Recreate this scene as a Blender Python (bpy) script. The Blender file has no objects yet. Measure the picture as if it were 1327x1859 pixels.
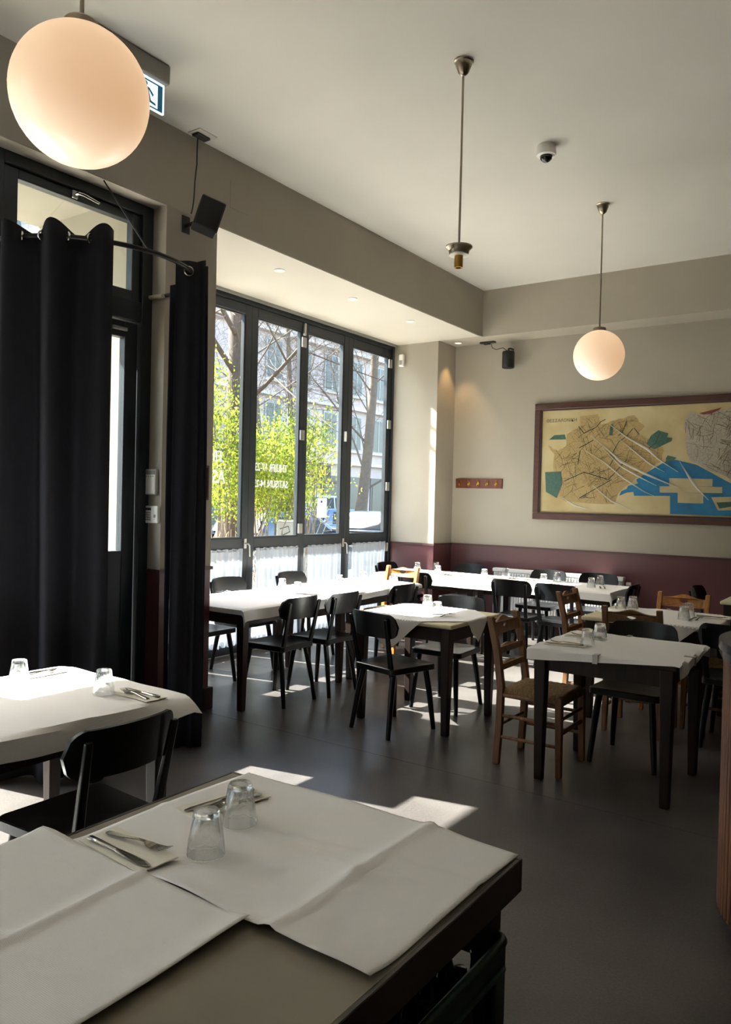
import bpy, bmesh, math, random
from mathutils import Vector, Matrix, Euler
random.seed(7)
PI = math.pi
scene = bpy.context.scene
col = scene.collection

# ------------------------------------------------------------------ camera, sky, sun, exposure
YAW, PITCH, ROLL, FPX, CAMH = 0.6073, -0.01408, 0.02368, 1408.0, 1.58
cy, sy = math.cos(YAW), math.sin(YAW)
fw = Vector((-sy, cy, 0)); rt = Vector((cy, sy, 0)); up = Vector((0, 0, 1))
fw2 = fw*math.cos(PITCH) + up*math.sin(PITCH)
up2 = up*math.cos(PITCH) - fw*math.sin(PITCH)
r3 = rt*math.cos(ROLL) + up2*math.sin(ROLL)
u3 = up2*math.cos(ROLL) - rt*math.sin(ROLL)
cam_d = bpy.data.cameras.new('camera'); cam = bpy.data.objects.new('camera', cam_d); col.objects.link(cam)
m = Matrix.Identity(4)
for i in range(3):
    m[i][0] = r3[i]; m[i][1] = u3[i]; m[i][2] = -fw2[i]
m[2][3] = CAMH
cam.matrix_world = m
cam_d.sensor_fit = 'HORIZONTAL'; cam_d.sensor_width = 36.0; cam_d.lens = 36.0*FPX/1327.0
cam_d.clip_start = 0.05; cam_d.clip_end = 300
scene.camera = cam

SUN_T = Vector((1.0, 0.20, -0.935)).normalized()        # the way the light travels
world = bpy.data.worlds.new('sky'); scene.world = world; world.use_nodes = True
wn = world.node_tree.nodes; wl = world.node_tree.links
bg = wn['Background']
sky = wn.new('ShaderNodeTexSky'); sky.sky_type = 'NISHITA'; sky.sun_disc = False
sky.sun_elevation = math.asin(-SUN_T.z); sky.sun_rotation = math.atan2(-SUN_T.x, -SUN_T.y)
sky.air_density = 1.0; sky.dust_density = 2.0; sky.ozone_density = 1.0
wl.new(sky.outputs[0], bg.inputs[0]); bg.inputs[1].default_value = 1.0
sun_d = bpy.data.lights.new('sun', 'SUN'); sun_d.energy = 36.0; sun_d.angle = math.radians(0.53); sun_d.color = (1.0, 0.975, 0.945)
sun = bpy.data.objects.new('sun', sun_d); col.objects.link(sun)
sun.rotation_euler = SUN_T.to_track_quat('-Z', 'Y').to_euler(); sun.location = (-20, -4, 20)
vs = scene.view_settings
vs.view_transform = 'Standard'; vs.look = 'None'; vs.gamma = 1.0; vs.use_curve_mapping = False
vs.exposure = 1.0

# ------------------------------------------------------------------ helpers
def lin(c):
    if isinstance(c, str):
        c = [int(c[i:i+2], 16)/255 for i in (0, 2, 4)]
    return tuple(x/12.92 if x <= .04045 else ((x+.055)/1.055)**2.4 for x in c)

MATS = {}
def mat(name, color, rough=.5, metal=0, noise=0, nscale=8, bump=0, bscale=60, spec=.5, color2=None, stretch=(1, 1, 1), coat=0, emit=None, estr=0, detail=4):
    if name in MATS: return MATS[name]
    mt = bpy.data.materials.new(name); mt.use_nodes = True
    n, l = mt.node_tree.nodes, mt.node_tree.links
    b = n['Principled BSDF']
    c = lin(color)
    b.inputs['Base Color'].default_value = (*c, 1); b.inputs['Roughness'].default_value = rough
    b.inputs['Metallic'].default_value = metal; b.inputs['Specular IOR Level'].default_value = spec
    b.inputs['Coat Weight'].default_value = coat
    if emit:
        b.inputs['Emission Color'].default_value = (*lin(emit), 1); b.inputs['Emission Strength'].default_value = estr
    tc = None
    if noise or bump:
        tc = n.new('ShaderNodeTexCoord'); mp = n.new('ShaderNodeMapping'); l.new(tc.outputs['Object'], mp.inputs[0])
        mp.inputs['Scale'].default_value = stretch
    if noise:
        t = n.new('ShaderNodeTexNoise'); t.inputs['Scale'].default_value = nscale; t.inputs['Detail'].default_value = detail
        l.new(mp.outputs[0], t.inputs['Vector'])
        mx = n.new('ShaderNodeMix'); mx.data_type = 'RGBA'
        c2 = lin(color2) if color2 else tuple(x*(1-noise) for x in c)
        mx.inputs[6].default_value = (*c, 1); mx.inputs[7].default_value = (*c2, 1)
        rp = n.new('ShaderNodeMapRange'); rp.inputs[1].default_value = .35; rp.inputs[2].default_value = .68
        l.new(t.outputs[0], rp.inputs[0]); l.new(rp.outputs[0], mx.inputs[0]); l.new(mx.outputs[2], b.inputs['Base Color'])
    if bump:
        t2 = n.new('ShaderNodeTexNoise'); t2.inputs['Scale'].default_value = bscale; t2.inputs['Detail'].default_value = 3
        l.new(mp.outputs[0], t2.inputs['Vector'])
        bp = n.new('ShaderNodeBump'); bp.inputs['Strength'].default_value = bump; bp.inputs['Distance'].default_value = .01
        l.new(t2.outputs[0], bp.inputs['Height']); l.new(bp.outputs[0], b.inputs['Normal'])
    MATS[name] = mt
    return mt

class MB:
    def __init__(s): s.v = []; s.f = []
    def add(s, vs_, fs_):
        o = len(s.v); s.v += [tuple(x) for x in vs_]; s.f += [tuple(i+o for i in q) for q in fs_]
        return s
    def box(s, x0, x1, y0, y1, z0, z1):
        return s.add([(x0,y0,z0),(x1,y0,z0),(x1,y1,z0),(x0,y1,z0),(x0,y0,z1),(x1,y0,z1),(x1,y1,z1),(x0,y1,z1)],
                     [(0,3,2,1),(4,5,6,7),(0,1,5,4),(1,2,6,5),(2,3,7,6),(3,0,4,7)])
    def obox(s, c, sx, sy_, sz, rot):
        R = Euler(rot).to_matrix(); c = Vector(c); h = []
        for z in (-.5, .5):
            for a, b in ((-.5,-.5),(.5,-.5),(.5,.5),(-.5,.5)):
                h.append(c + R @ Vector((a*sx, b*sy_, z*sz)))
        return s.add(h, [(0,3,2,1),(4,5,6,7),(0,1,5,4),(1,2,6,5),(2,3,7,6),(3,0,4,7)])
    def bar(s, p0, p1, w0, d0, w1=None, d1=None, side=(1,0,0)):
        w1 = w0 if w1 is None else w1; d1 = d0 if d1 is None else d1
        p0, p1 = Vector(p0), Vector(p1); a = (p1-p0).normalized(); sd = Vector(side)
        sd = (sd - a*sd.dot(a)).normalized(); t = a.cross(sd)
        h = []
        for p, w, d in ((p0,w0,d0),(p1,w1,d1)):
            for i, j in ((-.5,-.5),(.5,-.5),(.5,.5),(-.5,.5)): h.append(p + sd*i*w + t*j*d)
        return s.add(h, [(0,3,2,1),(4,5,6,7),(0,1,5,4),(1,2,6,5),(2,3,7,6),(3,0,4,7)])
    def tube(s, pts, rad, n=10, caps=True, closed=False):
        pts = [Vector(p) for p in pts]; k = len(pts)
        if not hasattr(rad, '__len__'): rad = [rad]*k
        vv = []; prev = None
        for i, p in enumerate(pts):
            a = pts[(i+1) % k] if (closed or i < k-1) else p
            b = pts[i-1] if (closed or i > 0) else p
            t = (a-b).normalized()
            if prev is None:
                prev = t.orthogonal().normalized()
            prev = (prev - t*prev.dot(t)).normalized(); bn = t.cross(prev)
            for j in range(n):
                an = 2*PI*j/n
                vv.append(p + (prev*math.cos(an) + bn*math.sin(an))*rad[i])
        ff = []
        for i in range(k if closed else k-1):
            i2 = (i+1) % k
            for j in range(n):
                j2 = (j+1) % n
                ff.append((i*n+j, i*n+j2, i2*n+j2, i2*n+j))
        if caps and not closed:
            ff.append(tuple(reversed(range(n)))); ff.append(tuple((k-1)*n+j for j in range(n)))
        return s.add(vv, ff)
    def lathe(s, prof, n=24, c=(0,0,0), mod=None):
        vv = []; ff = []; k = len(prof)
        for (r, z) in prof:
            for j in range(n):
                an = 2*PI*j/n; q = r*(mod(an, z) if mod else 1)
                vv.append((c[0]+q*math.cos(an), c[1]+q*math.sin(an), c[2]+z))
        for i in range(k-1):
            for j in range(n):
                j2 = (j+1) % n; ff.append((i*n+j, i*n+j2, (i+1)*n+j2, (i+1)*n+j))
        if prof[0][0] > 1e-6: ff.append(tuple(reversed(range(n))))
        if prof[-1][0] > 1e-6: ff.append(tuple((k-1)*n+j for j in range(n)))
        return s.add(vv, ff)
    def prism(s, poly, fn, t):                       # poly of 2-D points, fn(a,b,t)->xyz
        n = len(poly)
        vv = [fn(a, b, 0) for a, b in poly] + [fn(a, b, t) for a, b in poly]
        ff = [tuple(reversed(range(n))), tuple(range(n, 2*n))] + [(i, (i+1) % n, n+(i+1) % n, n+i) for i in range(n)]
        return s.add(vv, ff)
    def grid(s, fn, nu, nv):
        vv = [fn(i/nu, j/nv) for j in range(nv+1) for i in range(nu+1)]
        w = nu+1
        return s.add(vv, [(j*w+i, j*w+i+1, (j+1)*w+i+1, (j+1)*w+i) for j in range(nv) for i in range(nu)])
    def slab(s, fn, nu, nv, th):                     # closed thick sheet, fn(u,v)->(top xyz); th is an offset vector or function
        w = nu+1; vv = []
        for k in (0, 1):
            for j in range(nv+1):
                for i in range(nu+1):
                    p = Vector(fn(i/nu, j/nv))
                    if k: p = p + Vector(th(i/nu, j/nv) if callable(th) else th)
                    vv.append(p)
        N = w*(nv+1); ff = []
        for j in range(nv):
            for i in range(nu):
                a = j*w+i
                ff.append((a, a+1, a+w+1, a+w)); ff.append((N+a, N+a+w, N+a+w+1, N+a+1))
        rim = [i for i in range(nu)] + [nu+j*w for j in range(nv)] + [nv*w+nu-i for i in range(nu)] + [(nv-j)*w for j in range(nv)]
        for q in range(len(rim)):
            a, b = rim[q], rim[(q+1) % len(rim)]
            ff.append((a, N+a, N+b, b))
        return s.add(vv, ff)
    def mesh(s, name, smooth=None, bevel=0, seg=1):
        me = bpy.data.meshes.new(name); me.from_pydata(s.v, [], s.f)
        bm = bmesh.new(); bm.from_mesh(me)
        bmesh.ops.recalc_face_normals(bm, faces=bm.faces)
        if bevel:
            ed = [e for e in bm.edges if len(e.link_faces) == 2 and e.calc_face_angle(0) > .5]
            bmesh.ops.bevel(bm, geom=ed, offset=bevel, segments=seg, affect='EDGES', profile=.5, clamp_overlap=True)
        bm.to_mesh(me); bm.free()
        if smooth is not None:
            me.shade_smooth()
            if smooth < 3: me.set_sharp_from_angle(angle=smooth)
        return me
    def build(s, name, mt, parent=None, smooth=None, bevel=0, seg=1):
        o = obj(name, s.mesh(name, smooth, bevel, seg), mt, parent)
        return o

def obj(name, me, mt=None, parent=None):
    o = bpy.data.objects.new(name, me); col.objects.link(o)
    if mt is not None and not me.materials: me.materials.append(mt)
    if parent is not None: o.parent = parent
    return o
def tag(o, label=None, cat=None, group=None, kind=None):
    if label: o['label'] = label
    if cat: o['category'] = cat
    if group: o['group'] = group
    if kind: o['kind'] = kind
    return o
def thing(name, label, cat, loc=(0,0,0), rz=0, group=None):
    o = bpy.data.objects.new(name, None); col.objects.link(o); o.empty_display_size = .1
    o.location = loc; o.rotation_euler = (0, 0, rz)
    return tag(o, label, cat, group)
def struct(o): o['kind'] = 'structure'; return o
def sgroup(name):
    o = bpy.data.objects.new(name, None); col.objects.link(o); o.empty_display_size = .1
    return struct(o)
def copy_tree(o, parent=None):
    c = o.copy(); col.objects.link(c); c.parent = parent
    for ch in list(o.children): copy_tree(ch, c)
    return c
def text_mesh(txt, size, ext=.0005, align='CENTER'):
    cu = bpy.data.curves.new('text', 'FONT'); cu.body = txt; cu.size = size; cu.extrude = ext; cu.align_x = align; cu.resolution_u = 3
    o = bpy.data.objects.new('text', cu); col.objects.link(o)
    dg = bpy.context.evaluated_depsgraph_get(); dg.update()
    me = bpy.data.meshes.new_from_object(o.evaluated_get(dg))
    bpy.data.objects.remove(o); bpy.data.curves.remove(cu)
    me.materials.clear()
    return me
def curve_plate(name, outlines, ext, res=6):         # filled 2-D plate with holes; outlines = lists of points
    cu = bpy.data.curves.new(name, 'CURVE'); cu.dimensions = '2D'; cu.fill_mode = 'BOTH'; cu.extrude = ext; cu.resolution_u = res
    for pts in outlines:
        sp = cu.splines.new('POLY'); sp.points.add(len(pts)-1); sp.use_cyclic_u = True
        for q, p in zip(sp.points, pts): q.co = (p[0], p[1], 0, 1)
    o = bpy.data.objects.new(name, cu); col.objects.link(o)
    dg = bpy.context.evaluated_depsgraph_get(); dg.update()
    me = bpy.data.meshes.new_from_object(o.evaluated_get(dg))
    bpy.data.objects.remove(o); bpy.data.curves.remove(cu); me.materials.clear()
    return me

# ------------------------------------------------------------------ materials
ZT = 1.055      # height of the dado line
def two_tone():
    mt = mat('painted_wall', 'a39a8b', .75, noise=.07, nscale=1.6, bump=.05, bscale=90)
    n, l = mt.node_tree.nodes, mt.node_tree.links
    b = n['Principled BSDF']; src = b.inputs['Base Color'].links[0].from_socket
    g = n.new('ShaderNodeNewGeometry'); sp = n.new('ShaderNodeSeparateXYZ'); l.new(g.outputs['Position'], sp.inputs[0])
    lt = n.new('ShaderNodeMath'); lt.operation = 'LESS_THAN'; lt.inputs[1].default_value = ZT; l.new(sp.outputs[2], lt.inputs[0])
    mx = n.new('ShaderNodeMix'); mx.data_type = 'RGBA'; l.new(lt.outputs[0], mx.inputs[0]); l.new(src, mx.inputs[6])
    mx.inputs[7].default_value = (*lin('5b3436'), 1); l.new(mx.outputs[2], b.inputs['Base Color'])
    rm = n.new('ShaderNodeMapRange'); rm.inputs[3].default_value = .78; rm.inputs[4].default_value = .4
    l.new(lt.outputs[0], rm.inputs[0]); l.new(rm.outputs[0], b.inputs['Roughness'])
    return mt
M_WALL = two_tone()
M_PLASTER = mat('plain_plaster', 'b8b1a4', .85, noise=.06, nscale=1.2, bump=.05, bscale=70)
M_SOFFIT = M_PLASTER
M_CEIL = mat('ceiling_white', 'c7c2b8', .9, noise=.05, nscale=1.2)
M_PORCH = mat('porch_render', '969080', .9, noise=.1, nscale=2)
M_DARKW = mat('dark_wall_panelling', '5a4a40', .6, noise=.2, nscale=3)
M_TRIM = mat('dado_trim', '4a2b2a', .5)
M_BASE = mat('dark_baseboard', '231a1b', .45)
M_FRAME = mat('window_frame_paint', '22282c', .42, noise=.25, nscale=5)
M_FRAMEHW = mat('satin_metal', 'b9b8b2', .35, metal=.85)
M_FLOOR = mat('polished_concrete', '4f4a47', .36, noise=.4, nscale=1.6, color2='3b3735', bump=.05, bscale=60, detail=10)
def speckle(mt):
    n, l = mt.node_tree.nodes, mt.node_tree.links; b = n['Principled BSDF']; src = b.inputs['Base Color'].links[0].from_socket
    g = n.new('ShaderNodeNewGeometry'); t = n.new('ShaderNodeTexNoise'); t.inputs['Scale'].default_value = 110; t.inputs['Detail'].default_value = 2; l.new(g.outputs['Position'], t.inputs['Vector'])
    rp = n.new('ShaderNodeMapRange'); rp.inputs[1].default_value = .3; rp.inputs[2].default_value = .7; rp.inputs[3].default_value = .72; rp.inputs[4].default_value = 1.2; l.new(t.outputs[0], rp.inputs[0])
    mx = n.new('ShaderNodeMix'); mx.data_type = 'RGBA'; mx.blend_type = 'MULTIPLY'; mx.inputs[0].default_value = 1; l.new(src, mx.inputs[6]); l.new(rp.outputs[0], mx.inputs[7]); l.new(mx.outputs[2], b.inputs['Base Color'])
    t2 = n.new('ShaderNodeTexNoise'); t2.inputs['Scale'].default_value = 2.2; t2.inputs['Detail'].default_value = 6; l.new(g.outputs['Position'], t2.inputs['Vector'])
    r2 = n.new('ShaderNodeMapRange'); r2.inputs[1].default_value = .3; r2.inputs[2].default_value = .7; r2.inputs[3].default_value = .28; r2.inputs[4].default_value = .38; l.new(t2.outputs[0], r2.inputs[0]); l.new(r2.outputs[0], b.inputs['Roughness'])
speckle(M_FLOOR)
M_CURT = mat('black_curtain', '1b1b22', .85, noise=.2, nscale=30, spec=.25)
M_IRON = mat('black_iron', '1c1a1a', .4, metal=.4)
M_CHROME = mat('chrome', 'cfcdc8', .18, metal=1)
M_NICKEL = mat('brushed_nickel', 'a89c8a', .3, metal=1)
M_BRASS = mat('brass', 'b18b3d', .32, metal=1)
M_BLACKWOOD = mat('black_lacquer', '0f1013', .34, spec=.4, noise=.35, nscale=9, bump=.05, bscale=30, stretch=(1, 5, 1))
M_BROWNWOOD = mat('dark_table_wood', '26170f', .5, spec=.3, noise=.4, nscale=10, bump=.04, bscale=50, stretch=(4, 4, .5))
M_CHAIRWOOD = mat('chair_wood', '866040', .45, noise=.35, nscale=9, color2='65452c', stretch=(6, 6, .6))
M_CHAIRWOOD2 = mat('honey_chair_wood', 'b9803f', .42, noise=.3, nscale=9, color2='97602b', stretch=(6, 6, .6))
M_RUSH = mat('rush_straw', '9a7d4c', .8, noise=.55, nscale=26, color2='6b5230', bump=.7, bscale=70, stretch=(1, 6, 1))
M_CREAM = mat('cream_oilcloth', 'cfc5a4', .5)
def paper_mat(name, colr):
    mt = mat(name, colr, .8, spec=.2)
    n, l = mt.node_tree.nodes, mt.node_tree.links; b = n['Principled BSDF']
    tc = n.new('ShaderNodeTexCoord'); w = n.new('ShaderNodeTexWave'); w.inputs['Scale'].default_value = 90; w.inputs['Distortion'].default_value = 1.5
    w2 = n.new('ShaderNodeTexWave'); w2.inputs['Scale'].default_value = 90; w2.bands_direction = 'Y'; w2.inputs['Distortion'].default_value = 1.5
    ad = n.new('ShaderNodeMath'); ad.operation = 'ADD'
    l.new(tc.outputs['Object'], w.inputs[0]); l.new(tc.outputs['Object'], w2.inputs[0]); l.new(w.outputs['Fac'], ad.inputs[0]); l.new(w2.outputs['Fac'], ad.inputs[1])
    bp = n.new('ShaderNodeBump'); bp.inputs['Strength'].default_value = .22; bp.inputs['Distance'].default_value = .002
    l.new(ad.outputs[0], bp.inputs['Height']); l.new(bp.outputs[0], b.inputs['Normal'])
    return mt
M_PAPER = paper_mat('white_paper_cloth', 'e9e6e4')
M_NAPKIN = mat('napkin', 'e4dfd2', .85)
M_STEEL = mat('cutlery_steel', '9d9890', .22, metal=1)
M_GLASSPANE = bpy.data.materials.new('window_glass'); M_GLASSPANE.use_nodes = True
def pane_mat(mt, tint, gl):
    n, l = mt.node_tree.nodes, mt.node_tree.links; n.remove(n['Principled BSDF'])
    t = n.new('ShaderNodeBsdfTransparent'); t.inputs[0].default_value = (*tint, 1); g = n.new('ShaderNodeBsdfGlossy'); g.inputs['Roughness'].default_value = .02
    lw = n.new('ShaderNodeLayerWeight'); lw.inputs[0].default_value = .5; mx = n.new('ShaderNodeMixShader')
    pw = n.new('ShaderNodeMath'); pw.operation = 'POWER'; pw.inputs[1].default_value = 4; ml = n.new('ShaderNodeMath'); ml.operation = 'MULTIPLY_ADD'; ml.inputs[1].default_value = .6; ml.inputs[2].default_value = gl*.15
    l.new(lw.outputs['Facing'], pw.inputs[0]); l.new(pw.outputs[0], ml.inputs[0]); l.new(ml.outputs[0], mx.inputs[0]); l.new(t.outputs[0], mx.inputs[1]); l.new(g.outputs[0], mx.inputs[2])
    l.new(mx.outputs[0], n['Material Output'].inputs[0])
pane_mat(M_GLASSPANE, (.93, .96, .94), .22)
M_TUMBLER = bpy.data.materials.new('clear_tumbler'); M_TUMBLER.use_nodes = True
def tumbler_mat(mt):
    n, l = mt.node_tree.nodes, mt.node_tree.links; n.remove(n['Principled BSDF'])
    g = n.new('ShaderNodeBsdfGlass'); g.inputs['IOR'].default_value = 1.48; g.inputs['Roughness'].default_value = 0
    t = n.new('ShaderNodeBsdfTransparent'); t.inputs[0].default_value = (.95, .97, .97, 1); mx = n.new('ShaderNodeMixShader'); mx.inputs[0].default_value = .75
    l.new(t.outputs[0], mx.inputs[1]); l.new(g.outputs[0], mx.inputs[2]); l.new(mx.outputs[0], n['Material Output'].inputs[0])
tumbler_mat(M_TUMBLER)
def sheer_mat(name, colr, tr, tl):
    mt = bpy.data.materials.new(name); mt.use_nodes = True
    n, l = mt.node_tree.nodes, mt.node_tree.links; n.remove(n['Principled BSDF'])
    d = n.new('ShaderNodeBsdfDiffuse'); d.inputs[0].default_value = (*lin(colr), 1)
    t = n.new('ShaderNodeBsdfTranslucent'); t.inputs[0].default_value = (*lin(colr), 1)
    p = n.new('ShaderNodeBsdfTransparent')
    m1 = n.new('ShaderNodeMixShader'); m1.inputs[0].default_value = tl; m2 = n.new('ShaderNodeMixShader'); m2.inputs[0].default_value = tr
    l.new(d.outputs[0], m1.inputs[1]); l.new(t.outputs[0], m1.inputs[2]); l.new(m1.outputs[0], m2.inputs[1]); l.new(p.outputs[0], m2.inputs[2])
    l.new(m2.outputs[0], n['Material Output'].inputs[0])
    return mt
M_LACE = sheer_mat('white_lace', 'a9afba', .08, .12)
M_LEAF = sheer_mat('spring_leaf', '8e9438', 0, .5)
M_LEAF2 = sheer_mat('darker_leaf', '5a6a2a', 0, .45)
M_GLOBE = mat('opal_glass', 'f4efe6', .3, emit='ffcb98', estr=.32)
M_WHITEPL = mat('white_plastic', 'e6e2d8', .4)
M_GREYPL = mat('grey_plastic', '8b877e', .5)
M_BLACKPL = mat('black_plastic', '141414', .45)
M_RAD = mat('radiator_enamel', 'e8e8e6', .3)
M_BARK = mat('bark', '4d3d31', .9, noise=.5, nscale=14, bump=.6, bscale=30, stretch=(3, 3, .5))
M_TWIG = mat('pale_bark', '5e5043', .9, noise=.3, nscale=10)

# ------------------------------------------------------------------ the room shell
XB, XW, XD = -4.25, -5.52, -4.44           # beam face, window plane, door plane
ZB, ZC = 3.60, 4.155                       # soffit, ceiling
YP0, YP1 = 3.62, 4.10                      # pillar beside the door
YPIL, YBW, YBB = 8.44, 8.90, 8.51          # corner pilaster, back wall, back beam
XR, YR, GZ0 = 4.0, -5.0, -.16
floor = MB().box(-5.75, XR+.2, YR-.2, YBW+.2, -.12, -.012).build('floor', mat('joint_filler', '2a2827', .8)); struct(floor)
xs = [-5.75, .9, XR+.2]; ys = [YR-.2, -2.2, .9, 4.02, 7.2, YBW+.2]
for i in range(2):
    for j in range(5):
        MB().box(xs[i]+.002, xs[i+1]-.002, ys[j]+.002, ys[j+1]-.002, -.012, 0).build('slab', M_FLOOR, floor)
struct(MB().box(XB-.02, XR+.2, YR-.2, YBB+.05, ZC, ZC+.2).build('ceiling', M_CEIL))
bl = MB().box(-5.78, XB, YR-.2, -.25, ZB, ZC+.2).box(-4.52, XB, -.25, YP0, ZB, ZC+.2).box(-5.78, XB, YP0, YBW+.2, ZB, ZC+.2).build('wall_left', M_WALL); struct(bl)
struct(MB().box(-5.78, -4.52, -.25, YP0, 3.72, ZC+.2).build('porch_ceiling', M_PORCH))
struct(MB().box(XB, XR+.2, YBB, YBW+.2, ZB, ZC+.2).build('wall_back_beam', M_WALL))
struct(MB().box(-5.78, XB+.6, YPIL+.1, YBB+.001, ZB+.01, ZB+.02).build('trim_1', M_PLASTER))
for a, b, c in ((-5.6, YR, -.26), (-4.5, -.25, YP0), (-5.6, YP1, YPIL)): MB().box(a, XB-.004, b, c, ZB-.006, ZB).build('soffit', M_SOFFIT, bl)
struct(MB().box(-5.62, XR+.2, YBW, YBW+.2, 0, ZB).build('wall_back', M_WALL))
struct(MB().box(-5.62, -4.82, YPIL, YBW, 0, ZB-.001).build('wall_pilaster', M_WALL))
struct(MB().box(-5.78, XB, YP0, YP1, 0, ZB-.001).build('wall_pillar', M_WALL))
struct(MB().box(-7.0, -4.51, YP0-.004, YP1+.002, GZ0, 3.73).build('porch_pier', M_PORCH))
struct(MB().box(-5.78, XB, -.75, -.25, 0, ZB-.001).build('wall_near_pillar', M_WALL))
struct(MB().box(-5.78, XB, YR-.2, -4.3, 0, ZB-.001).build('wall_near_corner', M_WALL))
struct(MB().box(XR, XR+.2, YR-.2, YBW, 0, ZC).build('wall_right', M_DARKW))
struct(MB().box(XB, XR, YR-.2, YR, 0, ZC).build('wall_rear', M_DARKW))
# dado trims and baseboards
tr = sgroup('trim_2')
MB().box(-4.82, XR, YBW-.014, YBW, ZT-.012, ZT+.012).build('dado_strip', M_TRIM, tr)
MB().box(-4.83, -4.806, YPIL-.012, YBW, ZT-.012, ZT+.012).build('dado_strip', M_TRIM, tr)
MB().box(-5.46, -4.806, YPIL-.014, YPIL, ZT-.012, ZT+.012).build('dado_strip', M_TRIM, tr)
tr = sgroup('trim_3')
MB().box(XB, XB+.014, YP0-.014, YP1+.014, ZT-.012, ZT+.012).build('dado_strip', M_TRIM, tr)
MB().box(-4.42, XB, YP0-.014, YP0, ZT-.012, ZT+.012).build('dado_strip', M_TRIM, tr)
MB().box(-5.46, XB, YP1, YP1+.014, ZT-.012, ZT+.012).build('dado_strip', M_TRIM, tr)
struct(MB().box(-4.82, XR, YBW-.02, YBW, 0, .11).build('baseboard_back', M_BASE))
struct(MB().box(XB-.1, XB+.03, YP0-.03, YP1+.03, 0, .16).build('baseboard_pillar', M_BASE, bevel=.006))

# ------------------------------------------------------------------ window wall
def window(n, y0, y1, sl, sr, x=XW, lace=True):
    w = sgroup('window_%d' % n)
    xa, xb = x-.035, x+.035
    f = MB(); zt, zm1, zm0, zb_ = 3.43, 1.175, 1.04, .14
    MB().box(xa, xb, y0, y0+sl, 0.02, 3.53).build('frame_stile', M_FRAME, w, bevel=.005)
    MB().box(xa, xb, y1-sr, y1, 0.02, 3.53).build('frame_stile', M_FRAME, w, bevel=.005)
    for a, b in ((zt, 3.53), (zm0, zm1), (.02, zb_)):
        MB().box(xa, xb, y0+sl, y1-sr, a, b).build('frame_rail', M_FRAME, w, bevel=.005)
    MB().box(x-.006, x+.0, y0+sl, y1-sr, zm1, zt).build('pane', M_GLASSPANE, w)
    MB().box(x-.006, x+.0, y0+sl, y1-sr, zb_, zm0).build('pane', M_GLASSPANE, w)
    g = MB()                                          # glazing bead
    for (a, b) in ((y0+sl, y0+sl+.014), (y1-sr-.014, y1-sr)): g.box(x+.004, x+.026, a, b, zm1, zt)
    for (a, b) in ((zm1, zm1+.014), (zt-.014, zt)): g.box(x+.004, x+.026, y0+sl+.014, y1-sr-.014, a, b)
    g.build('glazing_bead', M_FRAME, w)
    return w
def lever(w, y, z, x=XW+.035):
    b = MB().box(x, x+.012, y-.018, y+.018, z-.05, z+.05).build('handle_plate', M_FRAMEHW, w, bevel=.003)
    MB().tube([(x+.01,y,z),(x+.05,y,z),(x+.055,y+.015,z-.02),(x+.055,y+.02,z-.13)], [.009,.009,.009,.008], 8).build('handle', M_FRAMEHW, b, smooth=1)
def hinge(w, y, z, x=XW+.035):
    h = MB().box(x, x+.02, y-.035, y+.035, z-.055, z+.055).build('hinge', M_FRAMEHW, w, bevel=.004)
    MB().tube([(x+.02,y+.012,z-.05),(x+.02,y+.012,z+.05)], .008, 8).build('hinge_pin', M_FRAMEHW, h, smooth=1)
sash = [(4.14,4.95,.06,.09),(4.95,5.80,.06,.09),(5.80,6.65,.09,.058),(6.65,7.47,.058,.09),(7.47,8.40,.09,.065)]
wins = [window(i+1, *q) for i, q in enumerate(sash)]
for z in (3.31, 2.29, 1.26): hinge(wins[2], 6.62, z)
for z in (3.35, 2.57, 1.775, .996): hinge(wins[4], 8.36, z)
lever(wins[1], 5.76, 1.12); lever(wins[3], 7.43, 1.08)
MB().box(XW+.035, XW+.06, 7.405, 7.435, 2.28, 2.40).build('latch', M_WHITEPL, wins[3], bevel=.004)
MB().box(XW+.035, XW+.065, 6.605, 6.635, 3.38, 3.52).build('latch', M_FRAMEHW, wins[2], bevel=.004)
of = sgroup('trim_4')                              # outer frame and top tracks
MB().box(XW-.06, XW+.06, 8.40, 8.439, 0, 3.594).build('jamb', M_FRAME, of, bevel=.004)
MB().box(XW-.06, XW+.06, YP1, 4.14, 0, 3.594).build('jamb', M_FRAME, of)
MB().box(XW-.06, XW+.05, 4.14, 8.40, 3.53, 3.594).build('head', M_FRAME, of)
MB().box(XW-.06, XW+.05, 4.14, 8.40, 0.001, .02).build('threshold', M_GREYPL, of)
for dx, ww in ((.07, .012), (.095, .012)):
    MB().box(XW+dx, XW+dx+ww, 4.1, 8.435, 3.57, 3.594).build('track', M_GREYPL, of)
# lace half curtains
def lace(i, y0, y1, label):
    t = thing('cafe_curtain', label, 'curtain', (XW+.06, (y0+y1)/2, 0), group='white lace half curtains in the window')
    w = (y1-y0); rnd = random.Random(i); ph = [rnd.uniform(0, 6) for _ in range(4)]
    def fn(u, v):
        y = (u-.5)*w*(.985 - .04*math.sin(v*PI))
        a = .010+.008*v
        x = a*math.sin(u*58+ph[0]+.8*math.sin(v*3+ph[1])) + .006*math.sin(u*23+ph[2])
        z = 1.07 - .98*v + .004*math.sin(u*40)*(1-v) + (.022*abs(math.sin(u*14+ph[3])) if v > .97 else 0)
        return (x, y, z)
    MB().grid(fn, 90, 14).build('lace_panel', M_LACE, t, smooth=3.2)
    MB().tube([(0,-w/2,1.05),(0,w/2,1.05)], .005, 6).build('rod', M_FRAMEHW, t, smooth=1)
nm = ['half hidden behind the door pillar', 'behind the nearest chair by the glass', 'in the second pane from the pillar', 'in the third pane, above the long table', 'in the last pane before the corner']
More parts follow.
